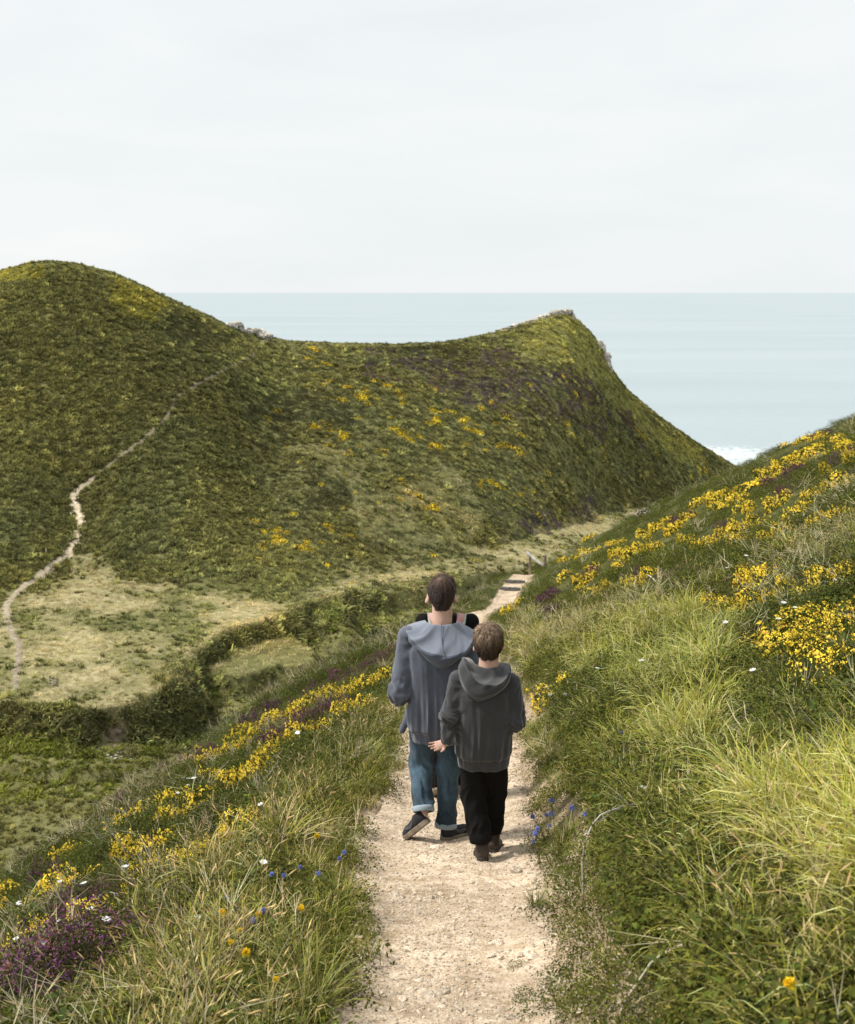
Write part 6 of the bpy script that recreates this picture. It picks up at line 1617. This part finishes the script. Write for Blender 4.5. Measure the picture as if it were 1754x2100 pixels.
hpL2, knL2, anL2 = v3(-.062, .0, .70), v3(-.058, -.01, .40), v3(-.022, -.100, .18)
hpR2, knR2, anR2 = v3(.074, .0, .70), v3(.082, .09, .40), v3(.068, .13, .12)
def boy_body(P):
    d = hb.sdf(P)
    d = smin(d, cone(P, (.03, .01, 1.31), (.01, -.01, 1.19), .050, .056), .025)
    d = smin(d, rings(P, [(.68, .005, 0, .115, .075), (.85, .0, 0, .10, .07), (1.0, .0, 0, .12, .075), (1.14, .0, 0, .12, .065), (1.19, .0, 0, .07, .05)]), .03)
    for s_, e_, h_ in ((sL2, eL2, hL2), (sR2, eR2, hR2)):
        d = smin(d, cone(P, s_, e_, .036, .030), .02); d = smin(d, cone(P, e_, h_, .030, .021), .01)
    d = smin(d, hand_sdf(P, hL2, (-.90, -.22, -.24), (.25, .85, -.42), .80, .62, -1), .006); d = np.minimum(d, hand_sdf(P, hR2, (-.4, .8, .1), (.3, .2, 1), .85, .8, 1))
    for h_, k_, a_ in ((hpL2, knL2, anL2), (hpR2, knR2, anR2)):
        d = smin(d, cone(P, h_, k_, .055, .042), .03); d = smin(d, cone(P, k_, a_, .040, .028), .015)
    return d
piece('body', boy_body, (-.40, -.22, .1), (.32, .34, 1.53), .0042, M['skin'], boy, it=1)
build_hair(hb, boy, M['hair'], (.060, .038, .025), (.185, .125, .080), 7500, (.022, .046), .014, seed=2, lift=.40, swirl=(.0, -.05, .115), width=.0022, fall=1.0)
def boy_top(P):
    d = rings(P, [(.605, .003, .0, .158, .104), (.655, .003, .0, .162, .107), (.70, .002, -.002, .176, .118), (.85, .0, -.004, .177, .116), (1.0, .0, -.004, .178, .116), (1.10, .0, -.004, .172, .107), (1.165, .003, -.006, .145, .090), (1.21, .006, -.006, .10, .068), (1.235, .01, -.004, .07, .056)], 2.4)
    for s_, e_, h_, r_ in ((sL2, eL2, hL2, .036), (sR2, eR2, hR2, .042)):
        d = smin(d, cone(P, s_ + v3(0, 0, -.01), e_, .061, .054), .013); d = smin(d, cone(P, e_, h_, .054, r_), .012)
    ax = (hL2 - eL2) / np.linalg.norm(hL2 - eL2); d = np.maximum(d, np.where(np.linalg.norm(P - hL2, axis=1) < .075, (P - hL2) @ ax - .012, -1))
    return np.where(P[:, 2] < .605, np.maximum(d, .605 - P[:, 2]), d)
def boy_fold(V):
    x, y, z = V.T; ang = np.arctan2(x, -y); tor = sstep(.20, .16, np.abs(x)) * 1.0
    f = tor * (.008 * fbm(ang * 2.4 + .6 * z, z * 2.0, 3, 8) + .009 * ridge(ang * 3.4 - z, z * 1.3, 2, 9) * np.exp(-((z - .76) / .12) ** 2) + .006 * ridge((x - .7 * z) * 8, (x + z) * 2.4, 2, 10) * sstep(.9, 1.05, z))
    f = f + .001 * np.sin(ang * 110) * (z < .66) - .004 * np.exp(-((z - .668) / .008) ** 2) * tor
    return f + arm_fold(V, (sL2, eL2, hL2), .014, 18) + arm_fold(V, (sR2, eR2, hR2), .014, 18)
bt = piece('hoodie', boy_top, (-.32, -.20, .57), (.32, .28, 1.28), .006, M['hoodie_grey'], boy, boy_fold, 2)
hood_loft(bt, [(-.060, .06, 1.215), (-.056, .0, 1.225), (-.036, -.048, 1.222), (.014, -.066, 1.215), (.062, -.050, 1.215), (.084, .0, 1.212), (.086, .06, 1.205)],
          [(-.085, .06, 1.235), (-.083, -.02, 1.235), (-.055, -.085, 1.190), (.012, -.112, 1.160), (.080, -.096, 1.170), (.115, -.03, 1.19), (.112, .06, 1.20)],
          [(-.115, .06, 1.235), (-.108, -.03, 1.265), (-.088, -.105, 1.200), (-.035, -.142, 1.140), (.045, -.150, 1.130), (.110, -.128, 1.150), (.146, -.06, 1.195), (.140, .05, 1.20)],
          [(-.135, .055, 1.20), (-.150, -.045, 1.195), (-.118, -.128, 1.115), (-.055, -.158, 1.055), (.03, -.160, 1.060), (.105, -.140, 1.095), (.150, -.075, 1.15), (.148, .045, 1.17)],
          [(-.14, .05, 1.16), (-.150, -.045, 1.15), (-.110, -.110, 1.07), (-.042, -.124, 1.005), (.03, -.126, 1.035), (.095, -.116, 1.075), (.145, -.07, 1.12), (.148, .04, 1.13)], M['hoodie_grey'], M['lining_grey'], 2, .013, .05, 1.08)
def boy_legs(P):
    d = legs_sdf(P, None, [(hpL2, knL2, anL2, .086, .076, .072), (hpR2, knR2, anR2, .086, .074, .066)], 0, [(.62, .005, .0, .130, .088), (.70, .005, 0, .136, .094), (.80, .0, 0, .125, .085)])
    d = np.maximum(d, np.where(P[:, 1] < .04, .150 - P[:, 2], .10 - P[:, 2])); return d
piece('trousers', boy_legs, (-.20, -.22, .08), (.22, .26, .84), .006, M['black'], boy, lambda V: leg_fold(V, ((hpL2, knL2, anL2), (hpR2, knR2, anR2)), .010, 2), 2)
gb = lambda dx, dy: float(path_h(bx0 + dx, by0 + dy)) - float(path_h(bx0, by0))
for (dx, dy, tn, pt) in ((.000, -.165, R(4), R(-15)), (.068, .065, R(-10), R(-15))):
    o, tf = shoe('boot', boy, frame((dx, dy, gb(dx, dy)), tn, pt), .86, M['leather'], M['bootsole'], True)
    acc = Acc(); w_ = .010; V = [(sx * w_, -.001 + (.0 if zz_ < .178 else .006), zz_) for zz_ in (.118, .150, .178, .186) for sx in (-1, 1)]
    V = np.array(V); V[:, 1] = -.0045 + np.interp(V[:, 2], [.118, .15, .178, .186], [.010, .004, .001, .006]); k = np.arange(3) * 2
    pt_ = obj_np('pull_tab', tf(V), np.stack([k, k + 1, k + 3, k + 2], 1), M['cream'], o)
    for sx in (-.0045, .0035):
        Vm = np.array([(sx - .0015, -.0066, .140), (sx + .0015, -.0066, .140), (sx + .0015, -.0068, .170), (sx - .0015, -.0068, .170)]); Vm[:, 1] = np.interp(Vm[:, 2], [.118, .15, .178], [.0055, -.0005, -.0035]) - .0012
        obj_np('tab_mark', tf(Vm), np.array([[0, 1, 2, 3]]), M['bootsole'], pt_)

# =============================== the woman ahead of them
M['pink'] = cloth_mat('pink_strap_cloth', (.52, .27, .25), .15, 20, grain=.15)
M['sage'] = cloth_mat('sage_printed_trim', (.36, .38, .33), .35, 60, grain=.3)
M['trainer'] = cloth_mat('grey_mesh_trainer', (.17, .155, .13), .25, 30)
wx0, wy0 = .150, 8.75
wom = link(bpy.data.objects.new('person', None)); wom.location = place(wx0, wy0)
wom.scale = (1.10, 1.10, 1.10)
tag(wom, 'woman in black top with pink crossed straps walking ahead of the man in the hoodie', 'person')
hw = Head((-.030, .03, 1.515), .95, 0, R(-8), 0)
sL3, eL3, hL3 = v3(-.165, 0, 1.325), v3(-.195, -.02, 1.04), v3(-.15, .17, .95)
sR3, eR3, hR3 = v3(.170, 0, 1.325), v3(.200, -.02, 1.04), v3(.15, .17, .95)
hpL3, knL3, anL3 = v3(-.080, .0, .84), v3(-.075, .05, .46), v3(-.055, -.08, .14)
hpR3, knR3, anR3 = v3(.080, .0, .84), v3(.080, .10, .46), v3(.075, .12, .07)
def wom_body(P):
    d = hw.sdf(P)
    d = smin(d, cone(P, (-.025, .01, 1.46), (0, -.01, 1.30), .046, .055), .025)
    d = smin(d, rings(P, [(.82, 0, 0, .13, .085), (1.0, 0, 0, .105, .075), (1.2, 0, 0, .125, .085), (1.30, 0, 0, .12, .07), (1.34, 0, 0, .07, .05)]), .03)
    for s_, e_, h_ in ((sL3, eL3, hL3), (sR3, eR3, hR3)):
        d = smin(d, cone(P, s_, e_, .040, .032), .02); d = smin(d, cone(P, e_, h_, .032, .022), .01)
    d = np.minimum(d, hand_sdf(P, hL3, (.4, .8, -.1), (0, .2, 1), .92, .8, -1)); d = np.minimum(d, hand_sdf(P, hR3, (-.4, .8, -.1), (0, .2, 1), .92, .8, 1))
    for h_, k_, a_ in ((hpL3, knL3, anL3), (hpR3, knR3, anR3)):
        d = smin(d, cone(P, h_, k_, .062, .046), .03); d = smin(d, cone(P, k_, a_, .042, .030), .015)
    return d
piece('body', wom_body, (-.30, -.22, .04), (.30, .36, 1.68), .0055, M['skin'], wom)
cap = build_hair(hw, wom, M['hair'], (.055, .033, .020), (.085, .052, .032), 4200, (.03, .055), .012, seed=3, lift=.3, swirl=(0, -.04, .12), fall=.2)
r = np.random.default_rng(9); acc = Acc()
for k in range(420):                                                     # the loose curly bun
    v = r.normal(size=3); v /= np.linalg.norm(v); c0 = hw.glob((.005, -.03, .095)); p = c0 + v * np.array([.088, .055, .042]) * r.uniform(.5, 1); t = np.cross(v, r.normal(size=3)); t /= np.linalg.norm(t); q = np.linspace(-1, 1, 5)[:, None]
    tube(acc, p + t * q * .03 - v * (q ** 2) * .014 + r.normal(0, .002, (5, 3)), [.0007, .0016, .0018, .0016, .0007], jitter(r, (.12, .075, .045), 1, .4)[0], 3)
obj_np('bun', np.concatenate(acc.V), np.concatenate(acc.Q), M['hair'], cap, True, col=np.concatenate([np.asarray(c) for c in acc.C]))
def wom_top(P):
    d = rings(P, [(.80, 0, 0, .155, .105), (.92, 0, 0, .145, .10), (1.05, 0, 0, .135, .095), (1.2, 0, -.004, .155, .105), (1.29, 0, -.006, .155, .095), (1.33, 0, -.006, .12, .075), (1.365, -.005, -.004, .075, .058)], 2.3)
    for s_, e_, h_ in ((sL3, eL3, hL3), (sR3, eR3, hR3)):
        d = smin(d, cone(P, s_ - v3(0, 0, .01), e_, .058, .050), .025); d = smin(d, cone(P, e_, h_, .050, .036), .012)
    return d
tp = piece('black_top', wom_top, (-.30, -.20, .76), (.30, .26, 1.40), .0075, M['black'], wom, lambda V: .006 * fbm(np.arctan2(V[:, 0], V[:, 1]) * 3, V[:, 2] * 5, 3, 4), 2)
def strap(pts, w0, w1, mat, name, lift=.006):
    pts = np.array(pts, float); t = np.linspace(0, 1, len(pts)); u = np.linspace(0, 1, 16); c = np.stack([np.interp(u, t, pts[:, k]) for k in range(3)], 1); V = []
    tgv = np.gradient(c, axis=0); 
    for p, g_, q in zip(c, tgv, u):
        nrm = v3(0, -1, .15) if p[1] < -.01 else (v3(0, -.3, 1) if p[1] < .05 else v3(0, 1, .2)); s_ = np.cross(g_, nrm); s_ /= np.linalg.norm(s_) + 1e-9; w = w0 + (w1 - w0) * q
        for e_ in (-1, 1):
            a_ = p + s_ * w * e_
            for _ in range(12):
                dd = float(wom_top(a_[None])[0]); a_ = a_ - nrm / np.linalg.norm(nrm) * (dd - lift) * .8
            V.append(a_)
    V = np.array(V); k = np.arange(15) * 2; o = obj_np(name, V, np.stack([k, k + 1, k + 3, k + 2], 1), mat, tp); sm = o.modifiers.new('thick', 'SOLIDIFY'); sm.thickness = .004; sm.offset = 1
    return o
for e_ in (-1, 1):
    o = strap([(e_ * .10, .07, 1.32), (e_ * .10, .0, 1.37), (e_ * .095, -.06, 1.33), (e_ * .06, -.105, 1.22), (e_ * .02, -.11, 1.10)], .030, .026, M['pink'], 'strap')
    strap([(e_ * .128, .05, 1.32), (e_ * .128, .0, 1.365), (e_ * .120, -.06, 1.32), (e_ * .082, -.105, 1.215), (e_ * .04, -.11, 1.10)], .010, .009, M['sage'], 'strap_trim', .0085)
def wom_legs(P):
    d = legs_sdf(P, None, [(hpL3, knL3, anL3, .092, .070, .060), (hpR3, knR3, anR3, .092, .070, .060)], 0, [(.78, 0, 0, .150, .10), (.86, 0, 0, .15, .105), (.95, 0, 0, .13, .09)])
    return d
piece('trousers', wom_legs, (-.22, -.2, .03), (.22, .26, .98), .0075, M['black'], wom, lambda V: leg_fold(V, ((hpL3, knL3, anL3), (hpR3, knR3, anR3)), .008, 3), 2)
gw = lambda dx, dy: float(path_h(wx0 + dx, wy0 + dy)) - float(path_h(wx0, wy0))
shoe('shoe', wom, frame((-.055, -.150, .12), R(4), R(-38)), .88, M['trainer'], M['gum'])
shoe('shoe', wom, frame((.075, .045, gw(.07, .1) + .01), R(-12), R(-10)), .88, M['trainer'], M['gum'])
